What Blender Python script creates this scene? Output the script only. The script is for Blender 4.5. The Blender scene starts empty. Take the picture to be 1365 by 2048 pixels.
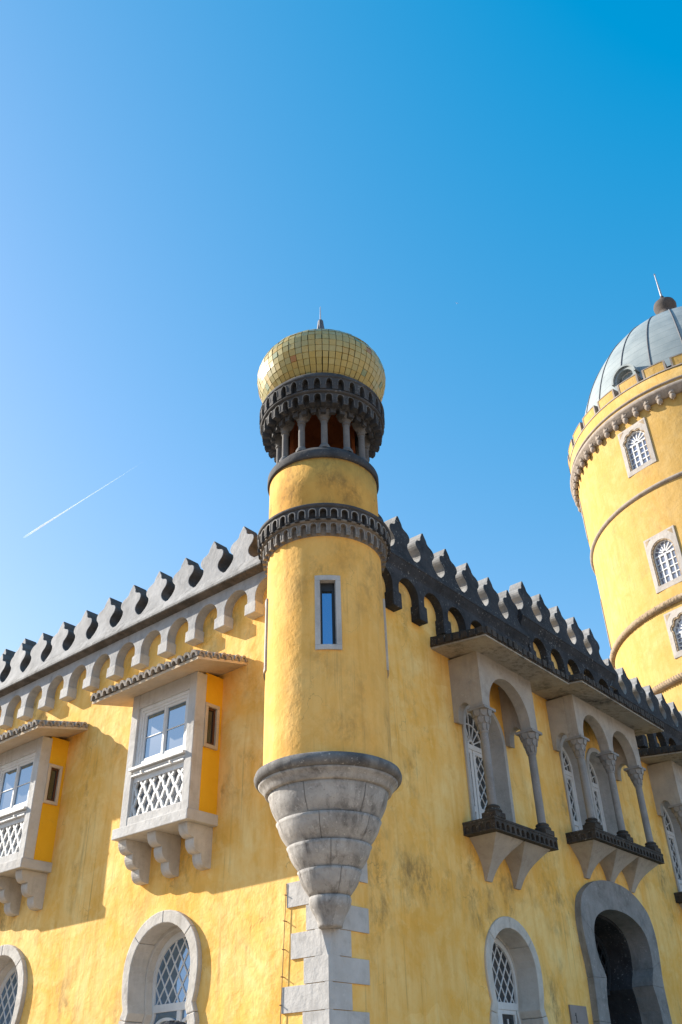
import bpy, bmesh, math, random
from math import sin, cos, pi, radians as R, sqrt, atan2
from mathutils import Vector, Matrix
from mathutils.geometry import tessellate_polygon
random.seed(7)
S = bpy.context.scene
COL = S.collection

# ------------------------------------------------------------------ camera, world, sun, exposure
cam = bpy.data.cameras.new("camera"); co = bpy.data.objects.new("camera", cam); COL.objects.link(co)
cam.sensor_fit = 'VERTICAL'; cam.sensor_height = 36.0; cam.lens = 1772.995/2048*36
cam.clip_start = 0.1; cam.clip_end = 60000
CAMPOS = Vector((-9.04, -7.89, 1.6))
_p, _r, _y = R(33.90917), R(-1.70082), R(39.61213)
_f = Vector((cos(_p)*cos(_y), cos(_p)*sin(_y), sin(_p))); _rt = Vector((sin(_y), -cos(_y), 0)); _up = _rt.cross(_f)
_r2 = cos(_r)*_rt + sin(_r)*_up; _u2 = -sin(_r)*_rt + cos(_r)*_up
m = Matrix((_r2, _u2, -_f)).transposed().to_4x4(); m.translation = CAMPOS
co.matrix_world = m
S.camera = co

SUN_AZ, SUN_EL = 109.5, 27.7
SKY_MUL, SKY_ADD = (1.28, .80, .62), (-.80, .22, 1.10)
w = bpy.data.worlds.new("World"); S.world = w; w.use_nodes = True
nt = w.node_tree; bg = nt.nodes["Background"]
sky = nt.nodes.new("ShaderNodeTexSky"); sky.sky_type = 'NISHITA'; sky.sun_disc = False
sky.sun_elevation = R(SUN_EL); sky.sun_rotation = R(90 - SUN_AZ)
sky.altitude = 450; sky.air_density = 1.0; sky.dust_density = 0.6; sky.ozone_density = 1.6
# clear deep-blue air: stronger contrast in the red channel than the plain model gives
mu = nt.nodes.new("ShaderNodeVectorMath"); mu.operation = 'MULTIPLY_ADD'; mu.inputs[1].default_value = SKY_MUL; mu.inputs[2].default_value = SKY_ADD
mx0 = nt.nodes.new("ShaderNodeVectorMath"); mx0.operation = 'MAXIMUM'; mx0.inputs[1].default_value = (.0, .0, .0)
nt.links.new(sky.outputs[0], mu.inputs[0]); nt.links.new(mu.outputs[0], mx0.inputs[0]); mn0 = nt.nodes.new('ShaderNodeVectorMath'); mn0.operation = 'MINIMUM'; mn0.inputs[1].default_value = (3.3, 3.5, 3.9)
nt.links.new(mx0.outputs[0], mn0.inputs[0]); nt.links.new(mn0.outputs[0], bg.inputs[0])
bg.inputs[1].default_value = 0.135
sd = bpy.data.lights.new("sun", 'SUN'); so = bpy.data.objects.new("sun", sd); COL.objects.link(so)
sd.energy = 4.8; sd.angle = R(0.5); sd.color = (1.0, 0.91, 0.78)
sv = Vector((cos(R(SUN_EL))*cos(R(SUN_AZ)), cos(R(SUN_EL))*sin(R(SUN_AZ)), sin(R(SUN_EL))))
so.rotation_euler = sv.to_track_quat('Z', 'Y').to_euler(); so.location = (0, 30, 30)
S.view_settings.view_transform = 'Standard'; S.view_settings.look = 'None'
S.view_settings.exposure = 1.15; S.view_settings.gamma = 1.0

# ------------------------------------------------------------------ materials
class NT:
    def __init__(s, name):
        s.m = bpy.data.materials.new(name); s.m.use_nodes = True
        s.t = s.m.node_tree; s.b = s.t.nodes["Principled BSDF"]; s.out = s.t.nodes["Material Output"]
        g = s.t.nodes.new("ShaderNodeNewGeometry"); s.pos = g.outputs['Position']
    def n(s, typ, **kw):
        x = s.t.nodes.new(typ)
        for k, v in kw.items(): setattr(x, k, v)
        return x
    def l(s, a, b): s.t.links.new(a, b)
    def scaled(s, sc, src=None):
        x = s.n("ShaderNodeVectorMath", operation='MULTIPLY'); s.l(src or s.pos, x.inputs[0]); x.inputs[1].default_value = sc
        return x.outputs[0]
    def noise(s, scale, detail=4, rough=.55, vec=None, dist=0):
        x = s.n("ShaderNodeTexNoise"); x.inputs['Scale'].default_value = scale; x.inputs['Detail'].default_value = detail
        x.inputs['Roughness'].default_value = rough; x.inputs['Distortion'].default_value = dist
        s.l(vec or s.pos, x.inputs['Vector']); return x.outputs['Fac']
    def ramp(s, fac, a, b, c0=(0, 0, 0, 1), c1=(1, 1, 1, 1)):
        x = s.n("ShaderNodeValToRGB"); x.color_ramp.elements[0].position = a; x.color_ramp.elements[1].position = b
        x.color_ramp.elements[0].color = c0; x.color_ramp.elements[1].color = c1; s.l(fac, x.inputs[0]); return x.outputs[0]
    def mix(s, fac, a, b, mode='MIX'):
        x = s.n("ShaderNodeMix", data_type='RGBA', blend_type=mode)
        for sock, v in ((x.inputs[0], fac), (x.inputs[6], a), (x.inputs[7], b)):
            if hasattr(v, 'links'): s.l(v, sock)
            elif isinstance(v, (int, float)): sock.default_value = v
            else: sock.default_value = (*v[:3], 1)
        return x.outputs[2]
    def mul(s, a, k):
        x = s.n("ShaderNodeMath", operation='MULTIPLY'); s.l(a, x.inputs[0])
        if hasattr(k, 'links'): s.l(k, x.inputs[1])
        else: x.inputs[1].default_value = k
        return x.outputs[0]
    def bump(s, h, strength=.3, dist=.01, prev=None):
        x = s.n("ShaderNodeBump"); x.inputs['Strength'].default_value = strength; x.inputs['Distance'].default_value = dist
        s.l(h, x.inputs['Height'])
        if prev is not None: s.l(prev, x.inputs['Normal'])
        return x.outputs[0]
    def done(s, col, rough=.85, nor=None, spec=.3):
        if hasattr(col, 'links'): s.l(col, s.b.inputs['Base Color'])
        else: s.b.inputs['Base Color'].default_value = (*col, 1)
        s.b.inputs['Roughness'].default_value = rough; s.b.inputs['Specular IOR Level'].default_value = spec
        if nor is not None: s.l(nor, s.b.inputs['Normal'])
        return s.m

def plaster(name, base, light, dark, grime, gamt=.5, streak=.5, relief=1.0):
    k = NT(name)
    c = k.mix(k.ramp(k.noise(.9, 6, .65, dist=.8), .38, .64), base, light)
    st = k.ramp(k.noise(1.0, 6, .65, k.scaled((4.5, 4.5, .5)), dist=.3), .45, .7)
    c = k.mix(k.mul(st, streak), c, dark)
    bl = k.ramp(k.noise(3.4, 7, .7, dist=.35), .5, .66)
    c = k.mix(k.mul(bl, .55), c, light)
    b2 = k.ramp(k.noise(1.7, 8, .75, dist=.25), .52, .66)
    c = k.mix(k.mul(b2, .5), c, dark)
    vo = k.n("ShaderNodeTexVoronoi"); vo.inputs['Scale'].default_value = .75
    wv = k.n("ShaderNodeVectorMath", operation='ADD'); nz = k.n("ShaderNodeTexNoise"); nz.inputs['Scale'].default_value = 1.6; k.l(k.pos, nz.inputs['Vector']); k.l(nz.outputs['Color'], wv.inputs[0]); k.l(k.pos, wv.inputs[1]); k.l(wv.outputs[0], vo.inputs['Vector'])
    bw = k.n("ShaderNodeRGBToBW"); k.l(vo.outputs['Color'], bw.inputs[0])
    c = k.mix(k.mul(k.ramp(bw.outputs[0], .55, .75), .28), c, dark)                      # patched repairs
    gm = k.mul(k.ramp(k.noise(.6, 4, .6), .50, .66), k.ramp(k.noise(3.2, 8, .75, k.scaled((1, 1, .6)), dist=.15), .46, .62))
    c = k.mix(k.mul(gm, gamt), c, grime)
    dr = k.mul(k.ramp(k.noise(1.0, 5, .65, k.scaled((12, 12, .25))), .56, .70), k.ramp(k.noise(.9, 4), .46, .62))
    c = k.mix(k.mul(dr, gamt*.75), c, grime)
    ve = k.n("ShaderNodeTexVoronoi"); ve.feature = 'DISTANCE_TO_EDGE'; ve.inputs['Scale'].default_value = .9
    w2 = k.n("ShaderNodeVectorMath", operation='ADD'); n2 = k.n("ShaderNodeTexNoise"); n2.inputs['Scale'].default_value = 2.5; n2.inputs['Detail'].default_value = 6; k.l(k.pos, n2.inputs['Vector']); k.l(n2.outputs['Color'], w2.inputs[0]); k.l(k.pos, w2.inputs[1]); k.l(w2.outputs[0], ve.inputs['Vector'])
    cr = k.mul(k.ramp(ve.outputs['Distance'], .0, .007, (1, 1, 1, 1), (0, 0, 0, 1)), k.ramp(k.noise(1.3, 3), .52, .62))
    c = k.mix(k.mul(cr, .55), c, grime)                                              # hairline cracks
    b = k.bump(k.noise(1.6, 6, .6), .6*relief, .06); b = k.bump(k.noise(8, 5, .6, dist=.6), .5*relief, .018, b); b = k.bump(k.noise(45, 4, .6), .3, .004, b)
    return k.done(c, .9, b, .2)

def stone(name, a, b_, stain, samt=.6, lichen=None, lamt=.5, rough=.85, sscale=2.2, scale=1.0):
    k = NT(name)
    c = k.mix(k.ramp(k.noise(3.0*scale, 6, .65), .35, .65), a, b_)
    st = k.mul(k.ramp(k.noise(sscale, 5, .65, dist=.7), .48, .68), k.ramp(k.noise(9*scale, 5, .7), .3, .65))
    c = k.mix(k.mul(st, samt), c, stain)
    oi = k.n('ShaderNodeObjectInfo'); pit = k.ramp(k.noise(38*scale, 3, .6), .62, .70)
    c = k.mix(k.mul(pit, .4*samt), c, stain)
    c = k.mix(k.ramp(oi.outputs['Random'], 0, 1, (0, 0, 0, 1), (.45, .45, .45, 1)), c, k.mix(.5, c, stain))
    if lichen:
        li = k.mul(k.ramp(k.noise(22*scale, 3, .6), .6, .68), k.ramp(k.noise(3.1, 3), .42, .6))
        c = k.mix(k.mul(li, lamt), c, lichen)
    sk = k.mul(k.ramp(k.noise(1.0, 5, .65, k.scaled((9, 9, .7))), .5, .7), k.ramp(k.noise(1.4, 3), .4, .6))
    c = k.mix(k.mul(sk, samt*.7), c, stain)
    bb = k.bump(k.noise(2.5*scale, 4, .6), .35, .04); bb = k.bump(k.noise(9*scale, 7, .7), .6, .02, bb); bb = k.bump(k.noise(55*scale, 3, .6), .3, .003, bb)
    return k.done(c, rough, bb, .25)

M = {}
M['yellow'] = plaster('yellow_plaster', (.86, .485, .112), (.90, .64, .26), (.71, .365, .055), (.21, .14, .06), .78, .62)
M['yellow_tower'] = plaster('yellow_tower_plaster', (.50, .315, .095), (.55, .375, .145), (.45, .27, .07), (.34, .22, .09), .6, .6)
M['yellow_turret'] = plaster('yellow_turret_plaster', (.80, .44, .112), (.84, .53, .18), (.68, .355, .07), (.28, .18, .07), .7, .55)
M['drum'] = plaster('weathered_ochre_plaster', (.64, .34, .075), (.70, .41, .105), (.52, .27, .06), (.10, .07, .035), .95, .7)
M['panel_yellow'] = plaster('fresh_yellow_paint', (.78, .42, .018), (.80, .45, .03), (.74, .38, .015), (.6, .33, .03), .3, .3)
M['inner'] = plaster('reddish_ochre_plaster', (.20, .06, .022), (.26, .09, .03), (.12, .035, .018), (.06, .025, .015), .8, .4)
M['stone'] = stone('pale_limestone', (.60, .57, .53), (.50, .475, .44), (.28, .25, .215), .6, (.64, .62, .58), .4)
M['oriel_stone'] = stone('whitish_limestone', (.57, .56, .55), (.49, .48, .47), (.25, .225, .195), .5, (.45, .43, .4), .3)
M['rim'] = stone('lichen_blackened_stone', (.25, .245, .24), (.12, .117, .118), (.03, .03, .032), .85, (.45, .44, .42), .7, sscale=2.0)
M['door_stone'] = stone('dark_grey_limestone', (.33, .32, .315), (.25, .245, .24), (.09, .085, .085), .75, (.45, .44, .43), .5)
M['quoin'] = stone('grey_limestone', (.52, .51, .50), (.44, .43, .42), (.25, .24, .23), .6, (.6, .58, .55), .5)
M['cone'] = stone('weathered_limestone', (.47, .455, .44), (.33, .32, .31), (.085, .08, .078), 1.0, (.58, .57, .55), .7)
M['loggia'] = stone('cement_grey_stone', (.48, .44, .395), (.385, .355, .325), (.19, .165, .145), .6, (.52, .49, .45), .4)
M['column'] = stone('blue_grey_stone', (.33, .315, .305), (.26, .25, .245), (.14, .13, .13), .5, (.45, .43, .41), .5)
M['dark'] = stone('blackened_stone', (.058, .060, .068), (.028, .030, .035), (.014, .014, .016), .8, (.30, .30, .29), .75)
M['dark_brown'] = stone('sooty_brown_stone', (.085, .073, .064), (.045, .039, .035), (.016, .015, .014), .75, (.28, .26, .23), .7)
M['ring'] = stone('black_grey_stone', (.085, .085, .09), (.05, .05, .054), (.02, .02, .022), .6, (.28, .27, .26), .5)
M['ring_light'] = stone('grey_brown_stone', (.26, .235, .21), (.17, .15, .135), (.06, .05, .045), .6, (.36, .34, .31), .5)
M['pale_flank'] = stone('pale_flank_stone', (.36, .355, .35), (.27, .265, .26), (.10, .098, .095), .6, None)
M['flank'] = stone('shaded_stained_cement_flank', (.15, .14, .135), (.085, .078, .074), (.035, .032, .03), .7, None)
M['turret_column'] = stone('dark_blue_grey_stone', (.19, .185, .185), (.125, .122, .124), (.05, .048, .048), .6, (.3, .3, .29), .4)
M['rim_light'] = stone('worn_pale_stone_rim', (.34, .33, .32), (.20, .19, .185), (.07, .065, .06), .6, None)
M['ring_rim'] = stone('worn_grey_stone_rim', (.15, .15, .15), (.075, .075, .078), (.03, .03, .032), .6, (.34, .33, .32), .5)
M['merlon'] = stone('grey_cement', (.40, .403, .415), (.32, .323, .332), (.15, .148, .15), .6, (.37, .37, .37), .4)
M['cornice'] = stone('streaked_grey_cement', (.33, .33, .335), (.21, .21, .213), (.04, .038, .038), .85, (.46, .46, .45), .7)
M['soffit_shade'] = stone('shaded_streaked_cement', (.17, .15, .135), (.075, .066, .06), (.03, .027, .025), .7, (.24, .23, .21), .4)
M['tower_stone'] = stone('warm_grey_stone', (.37, .32, .28), (.28, .24, .205), (.13, .10, .08), .6, None)
M['tower_window_stone'] = stone('pinkish_grey_stone', (.48, .445, .415), (.40, .37, .345), (.2, .175, .15), .45, None)
M['rope'] = stone('tan_rope_stone', (.42, .33, .23), (.32, .24, .155), (.16, .10, .06), .5, None)
M['tile_roof'] = stone('weathered_clay_tile', (.44, .40, .36), (.30, .26, .22), (.08, .07, .06), .55, (.5, .48, .45), .5)
M['wood_white'] = stone('white_paint', (.70, .71, .72), (.64, .65, .66), (.42, .41, .39), .4, None, rough=.5)
M['render'] = stone('cream_render', (.60, .50, .38), (.52, .43, .32), (.36, .27, .19), .5, None)

def glass(name, tint=(.02, .03, .04), f=.5):
    k = NT(name)
    k.b.inputs['Base Color'].default_value = (*tint, 1); k.b.inputs['Roughness'].default_value = .25
    g = k.n("ShaderNodeBsdfGlossy"); g.inputs['Roughness'].default_value = .02; g.inputs['Color'].default_value = (.37, .60, .90, 1) if f > .4 else (.8, .9, 1, 1)
    nb = k.bump(k.noise(1.3, 2), .06, .03); k.l(nb, g.inputs['Normal'])
    mx = k.n("ShaderNodeMixShader"); mx.inputs[0].default_value = f
    k.l(k.b.outputs[0], mx.inputs[1]); k.l(g.outputs[0], mx.inputs[2]); k.l(mx.outputs[0], k.out.inputs['Surface'])
    return k.m
M['glass'] = glass('window_glass', (.03, .035, .04), .50)
M['backing'] = flat('shade_grey_backing_board', (.30, .31, .33), .8) if False else None
M['glass_blue'] = glass('shaded_window_glass', (.008, .012, .02), .10)
M['glass_dark'] = glass('dark_window_glass', (.012, .014, .016), .12)
M['glass_tower'] = glass('tower_window_glass', (.08, .085, .16), .3)
def flat(name, c, rough=.6, metal=0, spec=.4):
    k = NT(name); c2 = k.mix(k.ramp(k.noise(6, 4), .3, .7), tuple(x*.86 for x in c), tuple(min(1, x*1.1) for x in c)); k.b.inputs['Metallic'].default_value = metal
    return k.done(c2, rough, None, spec)
M['backing'] = flat('shade_grey_backing_board', (.30, .31, .33), .8)
M['black'] = flat('black_void', (.006, .006, .007), .9, 0, .1)
M['iron'] = flat('dark_iron', (.03, .032, .035), .5, .3)
M['grille_steel'] = flat('grey_steel', (.06, .068, .08), .35, .5)
M['brown_wood'] = flat('dark_brown_wood', (.10, .035, .012), .5)
M['rod'] = flat('grey_metal_rod', (.45, .42, .42), .4, .6)
M['lead_cap'] = flat('grey_lead', (.12, .12, .13), .6, .2)
M['plaque'] = flat('grey_brown_plaque', (.23, .20, .19), .6)
M['ink'] = flat('black_lettering', (.03, .03, .03), .7)
M['cable'] = flat('rusty_cable', (.24, .16, .08), .7)
M['skin'] = flat('skin', (.50, .30, .21), .5)
M['hair'] = flat('dark_brown_hair', (.012, .007, .006), .55)
M['shirt'] = flat('navy_cotton', (.04, .05, .09), .9)
M['trousers'] = flat('grey_denim', (.09, .10, .12), .9)
M['shoe'] = flat('brown_leather', (.08, .045, .025), .5)
M['eye'] = flat('eye_white', (.7, .68, .65), .2)
M['aircraft'] = flat('white_aircraft_paint', (.85, .85, .86), .35)

def lead():
    k = NT('lead_sheet')
    c = k.mix(k.ramp(k.noise(.8, 5, .6), .35, .65), (.21, .25, .265), (.28, .32, .33))
    sep = k.n("ShaderNodeSeparateXYZ"); k.l(k.pos, sep.inputs[0])
    fr = k.n("ShaderNodeMath", operation='FRACT'); k.l(k.mul(sep.outputs[2], 1/.62), fr.inputs[0])
    ln = k.ramp(fr.outputs[0], 0, .07, (1, 1, 1, 1), (0, 0, 0, 1))
    c = k.mix(k.mul(ln, .75), c, (.07, .09, .10))
    c = k.mix(k.mul(k.ramp(k.noise(2, 5, .6, k.scaled((3, 3, .4))), .5, .7), .3), c, (.22, .27, .29))
    b = k.bump(fr.outputs[0], .2, .03)
    return k.done(c, .55, b, .4)
M['lead'] = lead()

def tile():
    k = NT('glazed_gold_tile')
    a = k.n("ShaderNodeAttribute", attribute_name='tint', attribute_type='GEOMETRY')
    x = k.n("ShaderNodeValToRGB"); e = x.color_ramp.elements
    e[0].position = 0; e[0].color = (.20, .25, .14, 1); e[1].position = 1; e[1].color = (.33, .14, .03, 1)
    for p_, c in ((.2, (.30, .29, .145, 1)), (.45, (.37, .315, .12, 1)), (.72, (.40, .30, .09, 1)), (.9, (.38, .26, .07, 1))):
        q = e.new(p_); q.color = c
    k.l(a.outputs['Fac'], x.inputs[0])
    c = k.mix(k.mul(k.ramp(k.noise(9, 4), .5, .7), .2), x.outputs[0], (.5, .46, .26))
    k.done(c, .36, k.bump(k.noise(12, 3), .15, .01), .5)
    return k.m
M['tile'] = tile()

def ground_mat():
    k = NT('cobble_paving')
    v = k.n("ShaderNodeTexVoronoi"); v.feature = 'DISTANCE_TO_EDGE'; v.inputs['Scale'].default_value = 7; k.l(k.pos, v.inputs['Vector'])
    j = k.ramp(v.outputs['Distance'], .02, .08)
    sp = k.n("ShaderNodeSeparateXYZ"); k.l(k.pos, sp.inputs[0])
    sb = k.n("ShaderNodeMath", operation='SUBTRACT'); k.l(sp.outputs[0], sb.inputs[0]); k.l(sp.outputs[1], sb.inputs[1])
    pale = k.ramp(k.mul(sb.outputs[0], .1), -.02, .02)  # pale half added to bounce light at the right front, left half kept dark
    d_ = k.mix(k.ramp(k.noise(1.2, 5), .3, .7), (.22, .165, .11), (.28, .215, .15))
    p_ = k.mix(k.ramp(k.noise(1.2, 5), .3, .7), (.60, .42, .26), (.70, .50, .32))
    c = k.mix(pale, d_, p_)
    c = k.mix(j, (.12, .105, .085), c)
    return k.done(c, .85, k.bump(j, .5, .02), .3)
M['ground'] = ground_mat()

def trail():
    k = NT('ice_crystal_trail'); k.t.nodes.remove(k.b)
    v = k.n("ShaderNodeVolumePrincipled"); v.inputs['Color'].default_value = (.97, .97, .97, 1); v.inputs['Density'].default_value = .045; v.inputs['Anisotropy'].default_value = .45
    k.l(v.outputs[0], k.out.inputs['Volume']); return k.m
M['trail'] = trail()

# ------------------------------------------------------------------ mesh helpers
ID = lambda u, o, z: (u, o, z)
LW = lambda u, o, z: (-o, u, z)          # left wall: u along +Y, o outwards (-X)
RW = lambda u, o, z: (u, -o, z)          # right wall: u along +X, o outwards (-Y)
def CYL(cx, cy):                          # u = angle in radians, o = radius
    return lambda u, o, z: (cx + o*cos(u), cy + o*sin(u), z)

class MB:
    def __init__(s): s.v = []; s.f = []; s.sm = []
    def add(s, vs, fs, smooth=False):
        b = len(s.v); s.v += [tuple(x) for x in vs]; s.f += [tuple(b+i for i in f) for f in fs]; s.sm += [smooth]*len(fs)
    def box(s, mp, u0, u1, o0, o1, z0, z1):
        vs = [mp(u, o, z) for z in (z0, z1) for o in (o0, o1) for u in (u0, u1)]
        s.add(vs, [(0, 1, 3, 2), (4, 6, 7, 5), (0, 4, 5, 1), (2, 3, 7, 6), (0, 2, 6, 4), (1, 5, 7, 3)])
    def hexa(s, a, b):   # two quads of points
        s.add(list(a)+list(b), [(3, 2, 1, 0), (4, 5, 6, 7)]+[(i, (i+1) % 4, 4+(i+1) % 4, 4+i) for i in range(4)])
    def plate(s, mp, outer, holes, o0, o1, o1f=None):
        """polygon (u,z) with holes between depth o0 and o1"""
        loops = [outer]+list(holes)
        pts = [p for l in loops for p in l]
        tri = tessellate_polygon([[Vector((p[0], p[1], 0)) for p in l] for l in loops])
        n = len(pts); vs = []
        for o in (o0, o1):
            for p in pts:
                oo = o
                if o == o1 and o1f: oo = o1f(p)
                vs.append(mp(p[0], oo, p[1]))
        fs = [tuple(t) for t in tri]+[tuple(n+i for i in reversed(t)) for t in tri]
        k = 0
        for l in loops:
            for i in range(len(l)):
                j = (i+1) % len(l); fs.append((k+i, k+j, n+k+j, n+k+i))
            k += len(l)
        s.add(vs, fs)
    def strip(s, mp, A, B, o0, o1, closed=False, skip=()):
        """bar between two equal-length polylines (u,z) and two depths, boxes per segment run"""
        n = len(A); runs = []; cur = [0]
        for i in range(1, n):
            cur.append(i)
            if i in skip: runs.append(cur); cur = [i]
        runs.append(cur)
        for ru in runs:
            if len(ru) < 2: continue
            aa = [A[i] for i in ru]; bb = [B[i] for i in ru]
            if len(runs) > 1:   # joints between stones
                def pull(l):
                    l = [Vector(p) for p in l]; g = .003
                    l[0] = l[0]+(l[1]-l[0]).normalized()*g; l[-1] = l[-1]+(l[-2]-l[-1]).normalized()*g; return l
                aa, bb = pull(aa), pull(bb)
            k = len(aa); vs = []
            for a, b in zip(aa, bb): vs += [mp(a[0], o0, a[1]), mp(b[0], o0, b[1]), mp(b[0], o1, b[1]), mp(a[0], o1, a[1])]
            fs = []
            for i in range(k-1):
                for e in range(4):
                    f = (e+1) % 4; fs.append((i*4+e, i*4+f, (i+1)*4+f, (i+1)*4+e))
            fs += [(0, 1, 2, 3), ((k-1)*4+3, (k-1)*4+2, (k-1)*4+1, (k-1)*4)]
            s.add(vs, fs)
    def lathe(s, cx, cy, prof, n=48, smooth=True, a0=0, a1=2*pi):
        full = abs(a1-a0-2*pi) < 1e-6; cnt = n if full else n+1
        vs = []; 
        for i in range(cnt):
            a = a0+(a1-a0)*i/n
            for r, z in prof: vs.append((cx+r*cos(a), cy+r*sin(a), z))
        k = len(prof); fs = []
        for i in range(n):
            j = (i+1) % cnt
            for q in range(k-1): fs.append((i*k+q, j*k+q, j*k+q+1, i*k+q+1))
        s.add(vs, fs, smooth)
    def bar(s, a, b, r, n=8, r2=None, smooth=True):
        a = Vector(a); b = Vector(b); d = (b-a).normalized(); x = d.orthogonal().normalized(); y = d.cross(x); r2 = r if r2 is None else r2
        vs = [a+(x*cos(2*pi*i/n)+y*sin(2*pi*i/n))*r for i in range(n)]+[b+(x*cos(2*pi*i/n)+y*sin(2*pi*i/n))*r2 for i in range(n)]
        s.add(vs, [(i, (i+1) % n, n+(i+1) % n, n+i) for i in range(n)], smooth)
        s.add(vs[:n], [tuple(range(n))]); s.add(vs[n:], [tuple(range(n))])
    def flatbar(s, mp, p, q, wd, o0, o1):
        d = Vector((q[0]-p[0], q[1]-p[1])); 
        if d.length < 1e-4: return
        d.normalize(); nn = Vector((-d.y, d.x))*wd/2
        s.plate(mp, [(p[0]+nn.x, p[1]+nn.y), (p[0]-nn.x, p[1]-nn.y), (q[0]-nn.x, q[1]-nn.y), (q[0]+nn.x, q[1]+nn.y)], [], o0, o1)
    def build(s, name, mat, parent=None, bevel=0, loc=None):
        me = bpy.data.meshes.new(name); me.from_pydata(s.v, [], s.f); me.validate()
        for p, q in zip(me.polygons, s.sm): p.use_smooth = q
        bm = bmesh.new(); bm.from_mesh(me)
        bmesh.ops.recalc_face_normals(bm, faces=bm.faces); bm.to_mesh(me); bm.free()
        me.materials.append(mat if not isinstance(mat, str) else M[mat])
        o = bpy.data.objects.new(name, me); COL.objects.link(o)
        if parent: o.parent = parent
        if loc: o.location = loc
        if bevel:
            b = o.modifiers.new('edge', 'BEVEL'); b.width = bevel; b.segments = 2; b.limit_method = 'ANGLE'; b.angle_limit = R(35)
        return o

def sharp(o, a=40): o.data.set_sharp_from_angle(angle=R(a))
def tag(o, label=None, cat=None, group=None, kind=None):
    if label: o['label'] = label
    if cat: o['category'] = cat
    if group: o['group'] = group
    if kind: o['kind'] = kind
    return o
def empty(name, loc=(0, 0, 0), parent=None):
    o = bpy.data.objects.new(name, None); COL.objects.link(o); o.location = loc; o.empty_display_size = .1
    if parent: o.parent = parent
    return o
def copy_tree(o, parent, loc=None):
    c = o.copy(); COL.objects.link(c); c.parent = parent
    if loc is not None: c.location = loc
    for ch in o.children: copy_tree(ch, c)
    return c
def arc(cx, cz, a, b, t0, t1, n):
    return [(cx+a*cos(t0+(t1-t0)*i/n), cz+b*sin(t0+(t1-t0)*i/n)) for i in range(n+1)]
def clip_line(poly, p, d):
    """parts of the line p+t*d inside polygon"""
    ts = []
    n = len(poly)
    for i in range(n):
        a, b = poly[i], poly[(i+1) % n]; ex, ez = b[0]-a[0], b[1]-a[1]
        den = d[0]*ez-d[1]*ex
        if abs(den) < 1e-9: continue
        t = ((a[0]-p[0])*ez-(a[1]-p[1])*ex)/den; u = ((a[0]-p[0])*d[1]-(a[1]-p[1])*d[0])/den
        if 0 <= u < 1: ts.append(t)
    ts.sort()
    return [((p[0]+d[0]*ts[i], p[1]+d[1]*ts[i]), (p[0]+d[0]*ts[i+1], p[1]+d[1]*ts[i+1])) for i in range(0, len(ts)-1, 2)]
def lattice(mb, mp, poly, ang, sp, wd, o0, o1, phase=0):
    us = [p[0] for p in poly]; zs = [p[1] for p in poly]; c = ((min(us)+max(us))/2, (min(zs)+max(zs))/2); L = max(max(us)-min(us), max(zs)-min(zs))
    for sg in (1, -1):
        d = (cos(ang), sg*sin(ang)); nn = (-d[1], d[0]); e = .002 if sg > 0 else 0
        k = int(L/sp)+2
        for i in range(-k, k+1):
            p = (c[0]+nn[0]*(i+phase)*sp, c[1]+nn[1]*(i+phase)*sp)
            for a, b in clip_line(poly, p, d): mb.flatbar(mp, a, b, wd, o0-e, o1+e)

# ------------------------------------------------------------------ ground
g = MB(); g.add([(-4000, -4000, 0), (4000, -4000, 0), (4000, 4000, 0), (-4000, 4000, 0)], [(0, 1, 2, 3)])
tag(g.build('ground', 'ground'), 'cobbled forecourt in front of the yellow palace, half of it paled to bounce light', 'ground', kind='structure')

# ------------------------------------------------------------------ palace
palace = empty('palace')
tag(palace, 'yellow rendered palace wing with dark battlements, oriels and arcaded balconies, corner towards the camera', 'palace')

def horseshoe(cx, cz, a, b, nh, nz, jh, jz, z0, n=18):
    """points from bottom left over the arch to bottom right (half-widths: a arch, nh neck, jh jamb)"""
    t = math.asin(max(-1, min(1, (nz-cz)/b)))
    # arch below centre narrows smoothly to the neck
    up = arc(cx, cz, a, b, pi, 0, n)
    m_ = 5
    left = []
    for i in range(m_):
        f = i/m_; zz = nz+(cz-nz)*f; hw = nh+(a-nh)*(1-(1-f)**2)**.9
        left.append((cx-hw, zz))
    lo = [(cx-jh, z0), (cx-jh, jz), (cx-(jh+nh)/2-.01, (jz+nz)/2)]
    pts = lo+left+up
    right = [(2*cx-p[0], p[1]) for p in reversed(left)]+[(2*cx-p[0], p[1]) for p in reversed(lo)]
    return pts+right

LWIN = dict(cz=3.28, b_o=.78, b_i=.61)
def hs_win(u, outer=True):
    if outer: return horseshoe(u, 3.28, .815, .78, .74, 2.83, .83, 2.60, 1.0)
    return horseshoe(u, 3.28, .655, .61, .60, 2.79, .665, 2.58, 1.0)
def shrink(poly, cx, cz, k): return [(cx+(p[0]-cx)*k, cz+(p[1]-cz)*k) for p in poly]
DC = 8.22
def smooth_half(l, n=4):
    out = []
    for i in range(len(l)-1):
        p0, p1, p2, p3 = l[max(0, i-1)], l[i], l[i+1], l[min(len(l)-1, i+2)]
        for k in range(n):
            t = k/n; out.append(tuple(.5*(2*p1[c]+(p2[c]-p0[c])*t+(2*p0[c]-5*p1[c]+4*p2[c]-p3[c])*t*t+(3*p1[c]-p0[c]-3*p2[c]+p3[c])*t**3) for c in (0, 1)))
    return out+[l[-1]]
def both(h): return [(DC-x, z) for x, z in h]+[(DC+x, z) for x, z in reversed(h[:-1])]
_di = [(1.10, .02), (1.10, 1.6), (1.09, 2.69)]+[(1.08, 2.97), (1.02, 3.21), (.95, 3.38)]
_di = _di+smooth_half([(.95, 3.381), (1.01, 3.51), (1.11, 3.68), (1.155, 3.88), (1.14, 4.08), (1.07, 4.24), (.92, 4.38), (.63, 4.50), (.33, 4.56), (0, 4.58)])
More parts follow.
